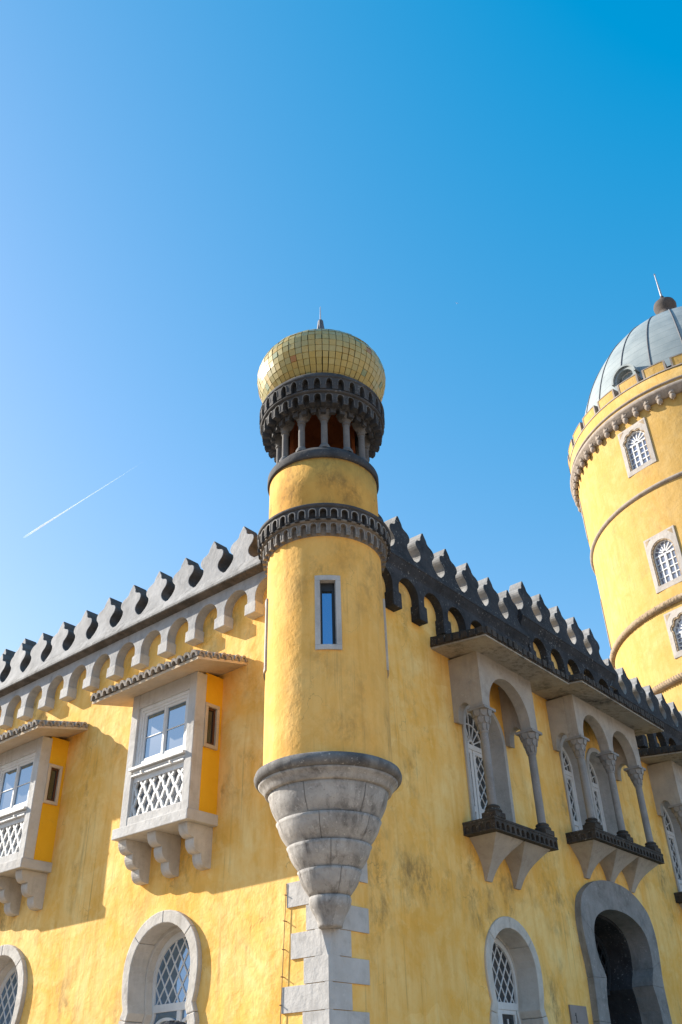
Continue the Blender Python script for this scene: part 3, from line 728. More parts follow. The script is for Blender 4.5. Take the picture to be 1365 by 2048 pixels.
def loggia(du, zo, U0, U1, cols, zs0, zs1, zcap0, zcap1, ztop, arches, spring, cons, tipz, can, rough_edge):
    mp = lambda u, o, z: RW(u+du, o, z+zo)
    D = .60
    b = MB()
    out = [(U0, ztop), (U0, zcap1)]
    for (c, r) in arches: out += [(c-r, zcap1)]+arc(c, spring, r, r*1.0, pi, 0, 16)+[(c+r, zcap1)]
    out += [(U1, zcap1), (U1, ztop)]
    b.plate(mp, out, [], D-.21, D)
    for ue in (U0, U1-.16):
        sp_ = [(.0, ztop), (.0, zcap1-.13), (.09, zcap1-.16), (.10, zcap1-.02)]+arc(.225, zcap1+.0, .125, .16, pi, 0, 8)[1:]+[(D-.212, zcap1), (D-.212, ztop)]
        b.plate(lambda o_, w_, z_: mp(w_, o_, z_), sp_, [], ue, ue+.16)
    body = b.build('balcony_loggia', 'loggia', palace, .012)
    # canopy
    c0, c1, cd = can; ca = MB(); zw, zf = ztop+.05, ztop-.06
    ca.hexa([mp(c0, -.02, zw), mp(c1, -.02, zw), mp(c1, cd, zf), mp(c0, cd, zf)], [mp(c0, -.02, zw+.03), mp(c1, -.02, zw+.03), mp(c1, cd, zf+.03), mp(c0, cd, zf+.03)])
    ca.build('canopy_soffit', M['soffit'], body)
    ca = MB()
    ca.hexa([mp(c0-.015, -.02, zw+.031), mp(c1+.015, -.02, zw+.031), mp(c1+.015, cd+.015, zf+.031), mp(c0-.015, cd+.015, zf+.031)], [mp(c0+.01, -.02, zw+.24), mp(c1-.01, -.02, zw+.24), mp(c1-.01, cd-.01, zf+.18), mp(c0+.01, cd-.01, zf+.18)])
    n = int((c1-c0)/(.11 if rough_edge else .16)); rr = random.Random(n)
    for i in range(n):
        u = c0+(c1-c0)*(i+.5)/n; j = rr.uniform(0, .02); wd = (c1-c0)/n*.36
        ca.box(mp, u-wd, u+wd, cd-.08, cd+.03+j, zf+.045+rr.uniform(-.01, .01), zf+.165+rr.uniform(-.02, .02))
    for i in range(7):
        o = cd*(i+.5)/7; wd = .06
        zz = zw+(zf-zw)*o/cd
        for ue, sg in ((c0, -1), (c1, 1)):
            a_, b_ = sorted((ue-sg*.05, ue+sg*(.025+rr.uniform(0, .015)))); ca.box(mp, a_, b_, o-wd, o+wd, zz+.05, zz+.15+rr.uniform(-.01, .02))
    ca.build('canopy_roof', 'dark_brown', body, .008)
    for u in cols: column(body, u+du, .485, zs1+zo, zcap0+zo, zcap1+zo)
    # floor slab with blind arcade
    s = MB(); s.box(mp, U0-.03, U1+.08, -.02, D-.05, zs0, zs1-.003); s.box(mp, U0-.06, U1+.11, -.02, D+.005, zs1-.04, zs1); s.box(mp, U0-.06, U1+.11, -.02, D-.002, zs0-.012, zs0+.012)
    dent_arches(s, mp, U0-.05, U1+.10, int((U1-U0)/.135), zs0+.012, zs1-.041, D-.06, D)
    for ue in (U0-.055, U1+.045): dent_arches(s, lambda o_, w_, z_: mp(w_, o_, z_), 0, D-.061, 4, zs0+.012, zs1-.041, ue, ue+.055)
    s.build('balcony_floor', 'dark_brown', body, .006)
    # inverted pyramid consoles
    for c, hf in cons:
        k = MB(); N = 10; rings = []
        for i in range(N+1):
            f = i/N; g_ = f**1.35 if True else f
            hw = hf*(1-f)+.085*f - hf*.22*sin(pi*f); dd = (D-.09)*(1-f)+.035*f-(.05)*sin(pi*f)
            z = zs0-.012+(tipz-zs0+.012)*f
            rings.append([mp(c-hw, -.01, z), mp(c+hw, -.01, z), mp(c+hw, dd, z), mp(c-hw, dd, z)])
        vs = [p for r_ in rings for p in r_]
        fs = [(i*4+j, i*4+(j+1) % 4, (i+1)*4+(j+1) % 4, (i+1)*4+j) for i in range(N) for j in range(4)]+[(0, 1, 2, 3), (N*4+3, N*4+2, N*4+1, N*4)]
        k.add(vs, fs); k.build('console', 'loggia', body, .006)
    return body
M['soffit'] = stone('stained_cement_soffit', (.46, .41, .35), (.39, .35, .30), (.03, .027, .025), 1.0, None, sscale=.75)
L1 = dict(U0=3.35, U1=5.17, cols=(3.47, 5.03), zs0=5.14, zs1=5.33, zcap0=6.72, zcap1=7.14, ztop=8.15, arches=((4.25, .675),), spring=7.20, cons=((3.87, .42), (4.74, .42)), tipz=4.52, can=(2.84, 5.70, 1.11), rough_edge=False)
loggia(0, 0, **L1)
loggia(8.22, 0, **{**L1})
loggia(0, 0, U0=6.87, U1=9.72, cols=(6.99, 8.285, 9.58), zs0=5.60, zs1=5.78, zcap0=7.12, zcap1=7.52, ztop=8.40, arches=((7.637, .545), (8.933, .545)), spring=7.60, cons=((7.37, .48), (8.33, .48), (9.29, .48)), tipz=5.05, can=(6.32, 10.15, 1.10), rough_edge=True)

# balcony doors
def balcony_door(cu, sill, spring, hf, fan=True):
    mp = RW
    O = arch_open(cu, hf+.09, spring, sill); I = arch_open(cu, hf-.0, spring, sill)
    a = MB(); a.strip(mp, O, I, -.34, .035)
    fr = a.build('balcony_door', 'quoin', palace, .008)
    W1 = arch_open(cu, hf+.02, spring, sill); W2 = arch_open(cu, hf-.07, spring-.01, sill)
    s = MB(); s.strip(mp, W1, W2, -.33, -.26)
    tz = spring-.12; h2 = hf-.07
    s.box(mp, cu-h2, cu+h2, -.33, -.25, tz-.045, tz+.045)
    for i in range(1, 8):
        t_ = pi*i/8; r0, r1 = .10, hf-.05
        s.flatbar(mp, (cu+r0*cos(t_), tz+.045+r0*sin(t_)), (cu+r1*cos(t_), tz+.045+r1*sin(t_)*1.12), .022, -.31, -.275)
    ar = arc(cu, tz+.045, .10, .10, 0, pi, 8); ar2 = arc(cu, tz+.045, .065, .065, 0, pi, 8); s.strip(mp, ar, ar2, -.315, -.27)
    am = arc(cu, tz+.045, hf*.62, hf*.66, 0, pi, 14); am2 = arc(cu, tz+.045, hf*.585, hf*.625, 0, pi, 14); s.strip(mp, am, am2, -.312, -.272)
    for sg in (-1, 1):
        u0, u1 = (cu+.012, cu+h2) if sg > 0 else (cu-h2, cu-.012)
        st = .075; zl = sill+.36
        s.box(mp, u0, u0+st, -.325, -.265, sill, tz-.045); s.box(mp, u1-st, u1, -.325, -.265, sill, tz-.045)
        s.box(mp, u0+st, u1-st, -.325, -.265, tz-.12, tz-.045); s.box(mp, u0+st, u1-st, -.325, -.265, zl, zl+.09); s.box(mp, u0+st, u1-st, -.325, -.285, sill, zl)
        s.box(mp, u0+st-.01, u1-st+.01, -.285, -.255, sill+.16, sill+.19)
        rc = [(u0+st, zl+.09), (u1-st, zl+.09), (u1-st, tz-.12), (u0+st, tz-.12)]
        lattice(s, mp, rc, R(52), .155, .018, -.31, -.28, .5)
    s.build('door_sash', 'wood_white', fr, .003)
    p = MB(); p.plate(mp, W1, [], -.30, -.295); p.build('pane', 'glass_dark', fr)
for a_ in BD+BT: balcony_door(*a_)

# ------------------------------------------------------------------ corner turret
TX, TY = .025, -.02
turret = empty('corner_turret', (TX, TY, 0))
tag(turret, 'slim round yellow corner turret with a gold tiled onion dome over an open colonnade', 'turret')
FA = R(-136.5)                     # direction in which the middle window looks
def tb(mb, name, mat, parent, bevel=0):   # meshes in world coordinates, origin moved to the turret's base
    o = mb.build(name, mat, None, bevel)
    o.data.transform(Matrix.Translation((-TX, -TY, 0))); o.parent = parent
    return o
PC = CYL(TX, TY)
# shaft with slit openings
def curved_wall(mb, r0, r1, z0, z1, openings, n=96, PC=PC):
    """cylinder wall, openings = (a0,a1,za,zb)"""
    step = 2*pi/n
    cuts = sorted(set([round(i*step-pi, 5) for i in range(n+1)]+[round(x, 5) for o in openings for x in o[:2]]))
    for i in range(len(cuts)-1):
        a, b = cuts[i], cuts[i+1]; mid = (a+b)/2
        if b-a < 1e-4: continue
        zz = [z0, z1]; hole = None
        for o in openings:
            if o[0] < mid < o[1]: hole = o
        hs_ = sorted([o for o in openings if o[0] < mid < o[1]], key=lambda o: o[2])
        segs = []; zc_ = z0
        for o in hs_: segs.append((zc_, o[2])); zc_ = o[3]
        segs.append((zc_, z1))
        for s0, s1 in segs:
            vs = [PC(a, r1, s0), PC(b, r1, s0), PC(b, r1, s1), PC(a, r1, s1)]; mb.add(vs, [(0, 1, 2, 3)], True)
        for hole in hs_:
            for zq in (hole[2], hole[3]): mb.add([PC(a, r0, zq), PC(b, r0, zq), PC(b, r1, zq), PC(a, r1, zq)], [(0, 1, 2, 3)])
            for (oa, ob) in ((hole[0], 0), (hole[1], 1)):
                if abs((a if ob == 0 else b)-oa) < 1e-4: mb.add([PC(oa, r0, hole[2]), PC(oa, r1, hole[2]), PC(oa, r1, hole[3]), PC(oa, r0, hole[3])], [(0, 1, 2, 3)])
RS = .885
WA = [FA, FA-R(88.5), FA+R(88.5)]
def norm(a): return (a+pi) % (2*pi)-pi
ops = []
for a in WA:
    a = norm(a); ops.append((a-.155, a+.155, 6.86, 7.93))
sh = MB(); curved_wall(sh, RS-.2, RS, 5.25, 8.75, ops)
shaft = tb(sh, 'turret_shaft', 'yellow_turret', turret)
bmx = bmesh.new(); bmx.from_mesh(shaft.data); bmesh.ops.remove_doubles(bmx, verts=bmx.verts, dist=.0005); bmesh.ops.recalc_face_normals(bmx, faces=bmx.faces); bmx.to_mesh(shaft.data); bmx.free(); sharp(shaft)
ic = MB(); ic.lathe(TX, TY, [(.45, 5.3), (.45, 8.7)], 24); tb(ic, 'shaft_core', 'black', turret)
for a in WA:
    a = norm(a)
    k = MB(); hw = .205; iw = .125; ns = 4
    def cbox(mb, a0, a1, r0, r1, z0, z1, n=4):
        for i in range(n):
            b0, b1 = a0+(a1-a0)*i/n, a0+(a1-a0)*(i+1)/n; mb.box(PC, b0, b1, r0, r1, z0, z1)
    kk = MB()
    pts_o = [(a-hw, 6.81), (a+hw, 6.81), (a+hw, 7.97), (a-hw, 7.97)]; pts_i = [(a-iw, 6.885), (a+iw, 6.885), (a+iw, 7.89), (a-iw, 7.89)]
    for (x0, x1, z0, z1) in ((a-hw, a-iw, 6.885, 7.89), (a+iw, a+hw, 6.885, 7.89), (a-hw, a+hw, 6.81, 6.882), (a-hw, a+hw, 7.893, 7.97)):
        n = 4 if x1-x0 > .2 else 1
        vs = []
        cbox(kk, x0, x1, RS-.11, RS+.028, z0, z1, n)
    fr = tb(kk, 'turret_window', 'quoin', turret)
    bmx = bmesh.new(); bmx.from_mesh(fr.data); bmesh.ops.remove_doubles(bmx, verts=bmx.verts, dist=.0003)
    bmx.to_mesh(fr.data); bmx.free()
    kk = MB(); cbox(kk, a-iw, a-iw+.028, RS-.13, RS-.07, 6.885, 7.89, 1); cbox(kk, a+iw-.05, a+iw, RS-.13, RS-.07, 6.885, 7.89, 1); cbox(kk, a-iw+.028, a+iw-.05, RS-.13, RS-.07, 7.76, 7.89, 1)
    tb(kk, 'window_sash', 'iron', fr)
    kk = MB(); cbox(kk, a-iw+.02, a+iw-.04, RS-.115, RS-.105, 6.885, 7.77, 1); tb(kk, 'pane', 'glass', fr)
# corbelled foot: rings of rounded stone
prof_rows = [(5.06, .80, 4.71, .655), (4.705, .685, 4.405, .52), (4.40, .545, 4.11, .385), (4.105, .405, 3.815, .255)]
cb = MB()
cb.lathe(TX, TY, [(.0, 5.36), (RS-.02, 5.36), (.94, 5.375), (.985, 5.35), (1.005, 5.29), (.995, 5.245), (.965, 5.21), (.93, 5.20)], 72)
tb(cb, 'corbel_rim', 'rim', turret)
cb = MB(); cb.lathe(TX, TY, [(.5, 5.20), (.945, 5.20), (.925, 5.175), (.895, 5.15), (.87, 5.115), (.855, 5.08), (.84, 5.068), (.78, 5.06)], 72); tb(cb, 'corbel_cove', 'cone', turret)
jo = random.Random(8)
for (zt_, rt, zb_, rb) in prof_rows:
    c = MB(); pr = [(rt-.06, zt_+.005)]
    for i in range(9):
        f = i/8; r = rt+(rb-rt)*f + .030*sin(pi*f) + (.012 if i == 0 else 0); pr.append((r, zt_+(zb_-zt_)*f))
    pr.append((rb-.05, zb_-.004))
    ns_ = 6 if rt > .6 else 4; st_ = jo.uniform(0, 6)
    for q_ in range(ns_): c.lathe(TX, TY, pr, 64//ns_, True, st_+2*pi*q_/ns_+.0045/rt, st_+2*pi*(q_+1)/ns_-.0045/rt)
    c.lathe(TX, TY, [(p_[0]-.02, p_[1]) for p_ in pr], 48)
    tb(c, 'corbel_ring', 'cone', turret)
c = MB(); c.lathe(TX, TY, [(.22, 3.82), (.262, 3.808), (.272, 3.77), (.264, 3.715), (.240, 3.665), (.212, 3.62), (.188, 3.575), (.170, 3.53), (.155, 3.49), (.15, 3.46), (0, 3.455)], 48)
tb(c, 'corbel_knob', 'cone', turret)
# lower dentil ring
def dentil_ring(mb, r0, r1, z0, z1, n, frac=.6, pointed=False, rim=.03):
    pt = 2*pi/n
    for i in range(n):
        a = i*pt; c_ = a+pt/2; hw = pt*frac/2; arcr = hw; zs = z1-rim-hw*r1*1.05
        if pointed: top = [(c_-hw, zs-.02), (c_-hw*.7, zs+hw*r1*.65), (c_, z1-rim+.012), (c_+hw*.7, zs+hw*r1*.65), (c_+hw, zs-.02)]
        else: top = arc(c_, zs, hw, hw*r1, pi, 0, 8)
        out = [(a, z1), (a, z0), (c_-hw, z0)]+top+[(c_+hw, z0), (a+pt, z0), (a+pt, z1)]
        mb.plate(PC, out, [], r0, r1)
def arch_rims(n, r1, z1, frac, rim, pointed=False, wd=.014, zlow=.09):
    a = MB(); pt = 2*pi/n
    for i in range(n):
        c_ = i*pt+pt/2; hw = pt*frac/2; zs = z1-rim-hw*r1*1.05; e = wd/r1
        if pointed: A = [(c_-hw, zs-zlow), (c_-hw, zs-.02), (c_-hw*.7, zs+hw*r1*.65), (c_, z1-rim+.012), (c_+hw*.7, zs+hw*r1*.65), (c_+hw, zs-.02), (c_+hw, zs-zlow)]
        else: A = [(c_-hw, zs-zlow)]+arc(c_, zs, hw, hw*r1, pi, 0, 8)+[(c_+hw, zs-zlow)]
        B = [(c_+(p[0]-c_)*(1+e/hw), p[1]+(wd if 0 < k < len(A)-1 and p[1] > zs else 0)) for k, p in enumerate(A)]
        a.strip(PC, A, B, r1-.004, r1+.008)
    return a
r2 = MB(); r2.lathe(TX, TY, [(.86, 9.19), (.95, 9.18), (1.035, 9.15), (1.065, 9.125), (1.065, 9.08), (1.03, 9.07), (.97, 9.065)], 80)
dentil_ring(r2, .955, 1.045, 8.865, 9.07, 40)
r2.lathe(TX, TY, [(.90, 8.86), (.965, 8.87), (.965, 9.06)], 80)
q0 = tb(r2, 'dentil_ring', 'ring', turret)
tb(arch_rims(40, 1.045, 9.07, .6, .03), 'arch_moulding', 'rim_light', q0)
r3 = MB(); r3.lathe(TX, TY, [(.93, 8.905), (1.0, 8.90), (1.012, 8.885), (1.0, 8.865), (.95, 8.86)], 80)
dentil_ring(r3, .90, .965, 8.66, 8.865, 40, .58)
r3.lathe(TX, TY, [(RS-.01, 8.65), (.905, 8.66), (.905, 8.86)], 80)
q0 = tb(r3, 'dentil_ring', 'ring_light', turret)
tb(arch_rims(40, .965, 8.865, .58, .03), 'arch_moulding', 'rim_light', q0)
# drum
d = MB(); d.lathe(TX, TY, [(.885, 9.15), (.888, 9.6), (.885, 10.13), (.7, 10.13)], 80); tb(d, 'drum', 'drum', turret)
sl = MB(); sl.lathe(TX, TY, [(.6, 10.12), (.915, 10.12), (.925, 10.14), (.925, 10.26), (.905, 10.275), (.80, 10.40), (.60, 10.42), (.0, 10.42)], 80); tb(sl, 'gallery_sill', 'ring', turret)
# colonnade
CR = .735
first = None
for i in range(12):
    a = FA+i*pi/6; x, y = TX+CR*cos(a), TY+CR*sin(a)
    if first is None:
        k = MB(); k.lathe(0, 0, [(.055, 10.46), (.053, 10.98)], 14)
        first = k.build('column', 'turret_column', turret); first.location = (x-TX, y-TY, 0)
        k = MB(); k.lathe(0, 0, [(.10, 10.38), (.10, 10.42), (.085, 10.45), (.07, 10.48), (.055, 10.485)], 14); k.build('column_base', 'turret_column', first)
        k = MB(); k.lathe(0, 0, [(.053, 10.965), (.07, 10.975), (.07, 10.995), (.06, 11.0), (.065, 11.03), (.085, 11.06), (.088, 11.075)], 14)
        ca_, sa_ = cos(a), sin(a)
        RT = lambda u, o, z: (o*ca_-u*sa_, o*sa_+u*ca_, z)
        for (w0, w1, z0, z1) in ((.075, .095, 11.06, 11.11), (.10, .10, 11.11, 11.135), (.10, .125, 11.135, 11.21)):
            k.hexa([RT(-w0, -w0, z0), RT(w0, -w0, z0), RT(w0, w0, z0), RT(-w0, w0, z0)], [RT(-w1, -w1, z1), RT(w1, -w1, z1), RT(w1, w1, z1), RT(-w1, w1, z1)])
        k.build('capital', 'turret_column', first, .006)
    else:
        c = copy_tree(first, turret, (x-TX, y-TY, 0)); c.rotation_euler = (0, 0, i*pi/6)
ar = MB(); pt = pi/6
for i in range(12):
    a = FA+i*pt; hw = pt/2-.10
    out = [(a, 11.36), (a, 11.20), (a+.10, 11.20)]+arc(a+pt/2, 11.19, hw, hw*CR*.75, pi, 0, 10)[1:-1]+[(a+pt-.10, 11.20), (a+pt, 11.20), (a+pt, 11.36)]
    ar.plate(PC, out, [], .63, .84)
tb(ar, 'arcade', 'ring', turret)
iv = MB(); iv.lathe(TX, TY, [(.60, 10.43), (.60, 10.43)], 8) if False else None
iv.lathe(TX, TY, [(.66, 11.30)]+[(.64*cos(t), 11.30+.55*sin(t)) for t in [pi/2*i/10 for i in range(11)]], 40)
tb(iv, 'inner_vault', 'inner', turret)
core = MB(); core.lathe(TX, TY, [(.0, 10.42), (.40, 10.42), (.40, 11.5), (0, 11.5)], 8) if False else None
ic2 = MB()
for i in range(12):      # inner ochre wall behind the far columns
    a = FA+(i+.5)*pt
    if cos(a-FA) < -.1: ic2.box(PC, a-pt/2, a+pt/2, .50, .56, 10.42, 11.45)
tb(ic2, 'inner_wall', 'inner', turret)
# upper dentil rings
r4 = MB(); r4.lathe(TX, TY, [(.80, 11.88), (.90, 11.875), (.99, 11.83), (1.075, 11.73), (1.095, 11.68), (1.095, 11.645), (1.05, 11.635)], 80)
dentil_ring(r4, .985, 1.085, 11.40, 11.645, 34, .5, True)
r4.lathe(TX, TY, [(.95, 11.36), (.99, 11.39), (.99, 11.64)], 80)
r4.lathe(TX, TY, [(.98, 11.41), (1.06, 11.405), (1.075, 11.385), (1.06, 11.36), (.98, 11.35)], 80)
dentil_ring(r4, .90, 1.03, 11.15, 11.36, 34, .56)
r4.lathe(TX, TY, [(.80, 11.20), (.905, 11.17), (.905, 11.36)], 80)
dentil_ring(r4, .82, .885, 11.06, 11.19, 34, .45)
q0 = tb(r4, 'dentil_ring', 'ring', turret)
tb(arch_rims(34, 1.085, 11.645, .5, .03, True), 'arch_moulding', 'ring_rim', q0); tb(arch_rims(34, 1.03, 11.36, .56, .03), 'arch_moulding', 'ring_rim', q0)
# onion dome of gold tiles
def dome_r(z):
    if z >= 12.5: 
        f = (z-12.5)/.66
        return 1.15*sqrt(max(0, 1-f*f))
    f = (12.5-z)/.66; return 1.15*(1-.27*f*f)
def dome_pt(s):     # arc-length parametrised profile
    return s
prof = [(dome_r(z), z) for z in [11.84+.66*i/40 for i in range(41)]]+[(1.15*cos(t), 12.5+.66*sin(t)) for t in [pi/2*i/60 for i in range(1, 61)]]
L = [0]
for i in range(1, len(prof)): L.append(L[-1]+math.dist(prof[i], prof[i-1]))
def at(s):
    for i in range(1, len(L)):
        if L[i] >= s:
            f = (s-L[i-1])/(L[i]-L[i-1]); return (prof[i-1][0]+(prof[i][0]-prof[i-1][0])*f, prof[i-1][1]+(prof[i][1]-prof[i-1][1])*f)
    return prof[-1]
un = MB(); un.lathe(TX, TY, [(r*.985, z) for r, z in prof], 64); 
dome = tb(un, 'onion_dome', 'black', turret)
tm = MB(); tint = []; rnd = random.Random(11)
hrow = .116; s0 = 0; row = 0
while s0 < L[-1]-.12:
    s1 = s0+hrow; (ra, za), (rb, zb) = at(s0), at(s1)
    rm = max(ra, rb); n = 60 if rm > .62 else max(10, int(2*pi*rm/.12)); off = rnd.uniform(0, 1)*0
    for i in range(n):
        if rnd.random() < .006: tintv = 1.0
        gap = .010 if rnd.random() < .8 else .02
        a0, a1 = 2*pi*(i+off)/n, 2*pi*(i+1+off)/n; ga = gap/2/max(rm, .2)
        g0, g1 = .04, .96; 
        (r0, z0), (r1, z1) = at(s0+hrow*g0), at(s0+hrow*g1)
        lift = .006+rnd.uniform(0, .004); ta, tb_ = rnd.uniform(-.004, .004), rnd.uniform(-.004, .005)
        vs = []
        for (aa, rr, zz, sx, sy) in ((a0+ga, r0, z0, -1, -1), (a1-ga, r0, z0, 1, -1), (a1-ga, r1, z1, 1, 1), (a0+ga, r1, z1, -1, 1)):
            rr2 = rr+lift+ta*sx+tb_*sy
            vs.append((TX+rr2*cos(aa), TY+rr2*sin(aa), zz+(lift if z0 > 12.6 else 0)))
        ins = [(TX+(v[0]-TX)*.985, TY+(v[1]-TY)*.985, v[2]-.004) for v in vs]
        tm.add(vs+ins, [(0, 1, 2, 3), (0, 1, 5, 4), (1, 2, 6, 5), (2, 3, 7, 6), (3, 0, 4, 7)])
        u = rnd.random(); 
        # weather side keeps the greenish glaze at the top rows
        v_ = min(.95, max(0, .18+.42*u+.25*(1-min(1, s0/1.6))+rnd.uniform(-.1, .1)))
        if rnd.random() < .008: v_ = 1.0
        if rnd.random() < .03: v_ = 0
        tint += [v_]*5
    s0 = s1; row += 1
to = tb(tm, 'gold_tiles', 'tile', dome)
at_ = to.data.attributes.new('tint', 'FLOAT', 'FACE')
for i, v_ in enumerate(tint): at_.data[i].value = v_
fi = MB(); fi.lathe(TX, TY, [(.25, 13.10), (.19, 13.2), (.13, 13.5), (.075, 13.86), (.062, 13.95), (.05, 14.07), (.0, 14.08)], 6, False); tb(fi, 'finial', 'lead_cap', turret)
fi = MB(); fi.bar((TX, TY, 14.05), (TX, TY, 14.46), .013, 8, .006); fi.bar((TX-.07, TY-.03, 13.6), (TX-.05, TY-.02, 14.04), .008); tb(fi, 'lightning_rod', 'rod', turret)

# ------------------------------------------------------------------ great round tower behind
K = 45/27.0
AZ = R(11.85); RX, RY = CAMPOS.x+45*cos(AZ), CAMPOS.y+45*sin(AZ)
def zk(z): return 1.6+(z-1.6)*K
tower = empty('round_tower', (RX, RY, 0))
tag(tower, 'massive round yellow tower with a grey lead dome and battlements behind the palace', 'tower')
RT_ = 4.55*K
def tt(mb, name, mat, parent, bevel=0):
    o = mb.build(name, mat, None, bevel); o.data.transform(Matrix.Translation((-RX, -RY, 0))); o.parent = parent; return o
TC = CYL(RX, RY)
TWIN = ((zk(17.02), zk(18.68), True, 166.3), (zk(13.12), zk(14.81), False, 165.8), (zk(11.15), zk(12.45), True, 166.4))
def norm2(a): return (a+pi) % (2*pi)-pi
ops = [(norm2(R(a0_)-i*R(57.5))-.095, norm2(R(a0_)-i*R(57.5))+.095, za+.1, zb-.1) for za, zb, _l, a0_ in TWIN for i in (0, 1, 2, 5)]
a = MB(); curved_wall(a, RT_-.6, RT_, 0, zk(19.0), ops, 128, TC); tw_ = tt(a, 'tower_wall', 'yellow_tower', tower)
bmx = bmesh.new(); bmx.from_mesh(tw_.data); bmesh.ops.remove_doubles(bmx, verts=bmx.verts, dist=.001); bmesh.ops.recalc_face_normals(bmx, faces=bmx.faces); bmx.to_mesh(tw_.data); bmx.free(); sharp(tw_)
a = MB(); a.lathe(RX, RY, [(RT_-.62, .1), (RT_-.62, zk(19.0)), (0, zk(19.0))], 64); tt(a, 'inner_shell', 'black', tower)
RPc = 4.68*K
zpt, zpn, zst, zct, zcb = zk(20.27), zk(19.90), zk(19.42), zk(19.27), zk(19.0)
a = MB(); a.lathe(RX, RY, [(RPc-.9, zk(20.0)), (RPc-.9, zct-.2)], 96); a.lathe(RX, RY, [(RPc-.02, zct-.05), (RPc-.02, zpn-.02), (RPc-.45, zpn-.02), (RPc-.45, zct)], 128); 
par = tt(a, 'tower_parapet', 'yellow_tower', tower)
a = MB(); rt = RPc
a.lathe(RX, RY, [(rt-.05, zst+.10), (rt+.05, zst+.08), (rt+.06, zst+.03), (rt+.03, zst-.02), (rt-.05, zst-.03)], 128)
tt(a, 'string_course', 'tower_stone', tower)
a = MB(); a.lathe(RX, RY, [(rt-.05, zct+.05), (rt+.12, zct+.02), (rt+.17, zct-.10), (rt+.15, zct-.22), (rt+.02, zct-.30), (rt-.03, zcb-.05), (RT_-.05, zcb-.05)], 128)
tt(a, 'tower_cornice', 'tower_stone', tower)
# merlons: pitch from photo
mstep = R(10.9); first = None
for i in range(33):
    c = R(170.4)+i*2*pi/33
    if first is None:
        a = MB(); hw = 2*pi/33*.345
        P0 = CYL(0, 0)
        for j in range(4): a.box(P0, -hw+2*hw*j/4, -hw+2*hw*(j+1)/4, RPc-.45, RPc-.015, 0, zpt-zpn)
        first = a.build('merlon', 'yellow_tower', par); first.location = (0, 0, zpn-.03); first.rotation_euler = (0, 0, c)
        a = MB(); P0 = CYL(0, 0); e = .012
        for j in range(6): a.box(P0, -hw-e+2*(hw+e)*j/6, -hw-e+2*(hw+e)*(j+1)/6, RPc-.47, RPc+.005, zpt-zpn, zpt-zpn+.05)
        for sg in (-1, 1):
            x0, x1 = sorted((sg*hw, sg*(hw+e))); a.box(P0, x0, x1, RPc-.47, RPc+.005, .0, zpt-zpn)
        a.build('coping', 'tower_stone', first)
    else: c2 = copy_tree(first, par, (0, 0, zpn-.03)); c2.rotation_euler = (0, 0, c)
# coping in the gaps
a = MB(); a.lathe(RX, RY, [(RPc-.47, zpn+.0), (RPc-.47, zpn+.035), (RPc+.006, zpn+.035), (RPc+.006, zpn-.04)], 128); tt(a, 'parapet_coping', 'tower_stone', par)
# ball corbels
first = None; NB = 74
for i in range(NB):
    c = R(175.3)+i*2*pi/NB
    if first is None:
        a = MB(); rb = RT_+.16
        zb0 = zk(18.78)
        a.lathe(rb, 0, [(.0, zb0), (.07, zb0+.02), (.135, zb0+.10), (.155, zb0+.18), (.13, zb0+.26), (.09, zb0+.29), (.15, zb0+.31), (.17, zb0+.36), (.14, zb0+.42), (.12, zb0+.44), (.15, zb0+.52), (.20, zb0+.62)], 14)
        a.box(ID, RT_-.05, rb+.10, -.14, .14, zb0+.52, zcb+.05)
        a.lathe(rb, 0, [(0, zb0-.05), (.03, zb0-.02), (.03, zb0+.03)], 8)
        first = a.build('ball_corbel', 'tower_stone', tower); first.rotation_euler = (0, 0, c)
    else:
        o = first.copy(); COL.objects.link(o); o.parent = tower; o.rotation_euler = (0, 0, c)
# string courses and ropes
a = MB(); z = zk(16.24); a.lathe(RX, RY, [(RT_-.05, z+.12), (RT_+.10, z+.11), (RT_+.14, z+.05), (RT_+.12, z-.02), (RT_+.04, z-.07), (RT_-.05, z-.09)], 128); tt(a, 'moulding', 'tower_stone', tower)
def rope(z, r, strands, turns, N=2000, nc=12, amp=.22, rough=0):
    a = MB(); vs = []; rr = random.Random(5)
    for i in range(N):
        th = 2*pi*i/N
        for j in range(nc):
            ph = 2*pi*j/nc
            q_ = r*(1+amp*abs(sin(.5*(strands*ph+turns*th)))-amp*.5+(rr.uniform(-rough, rough)))
            vs.append((RX+(RT_+.06+q_*cos(ph))*cos(th), RY+(RT_+.06+q_*cos(ph))*sin(th), z+q_*sin(ph)))
    fs = [(i*nc+j, ((i+1) % N)*nc+j, ((i+1) % N)*nc+(j+1) % nc, i*nc+(j+1) % nc) for i in range(N) for j in range(nc)]
    a.add(vs, fs, True); return a
tt(rope(zk(12.68), .145, 4, 420, 2400, 10, .35, .16), 'carved_rope', 'rope', tower)
tt(rope(zk(10.62), .15, 3, 330, 2600, 12, .5), 'carved_rope', 'rope', tower)
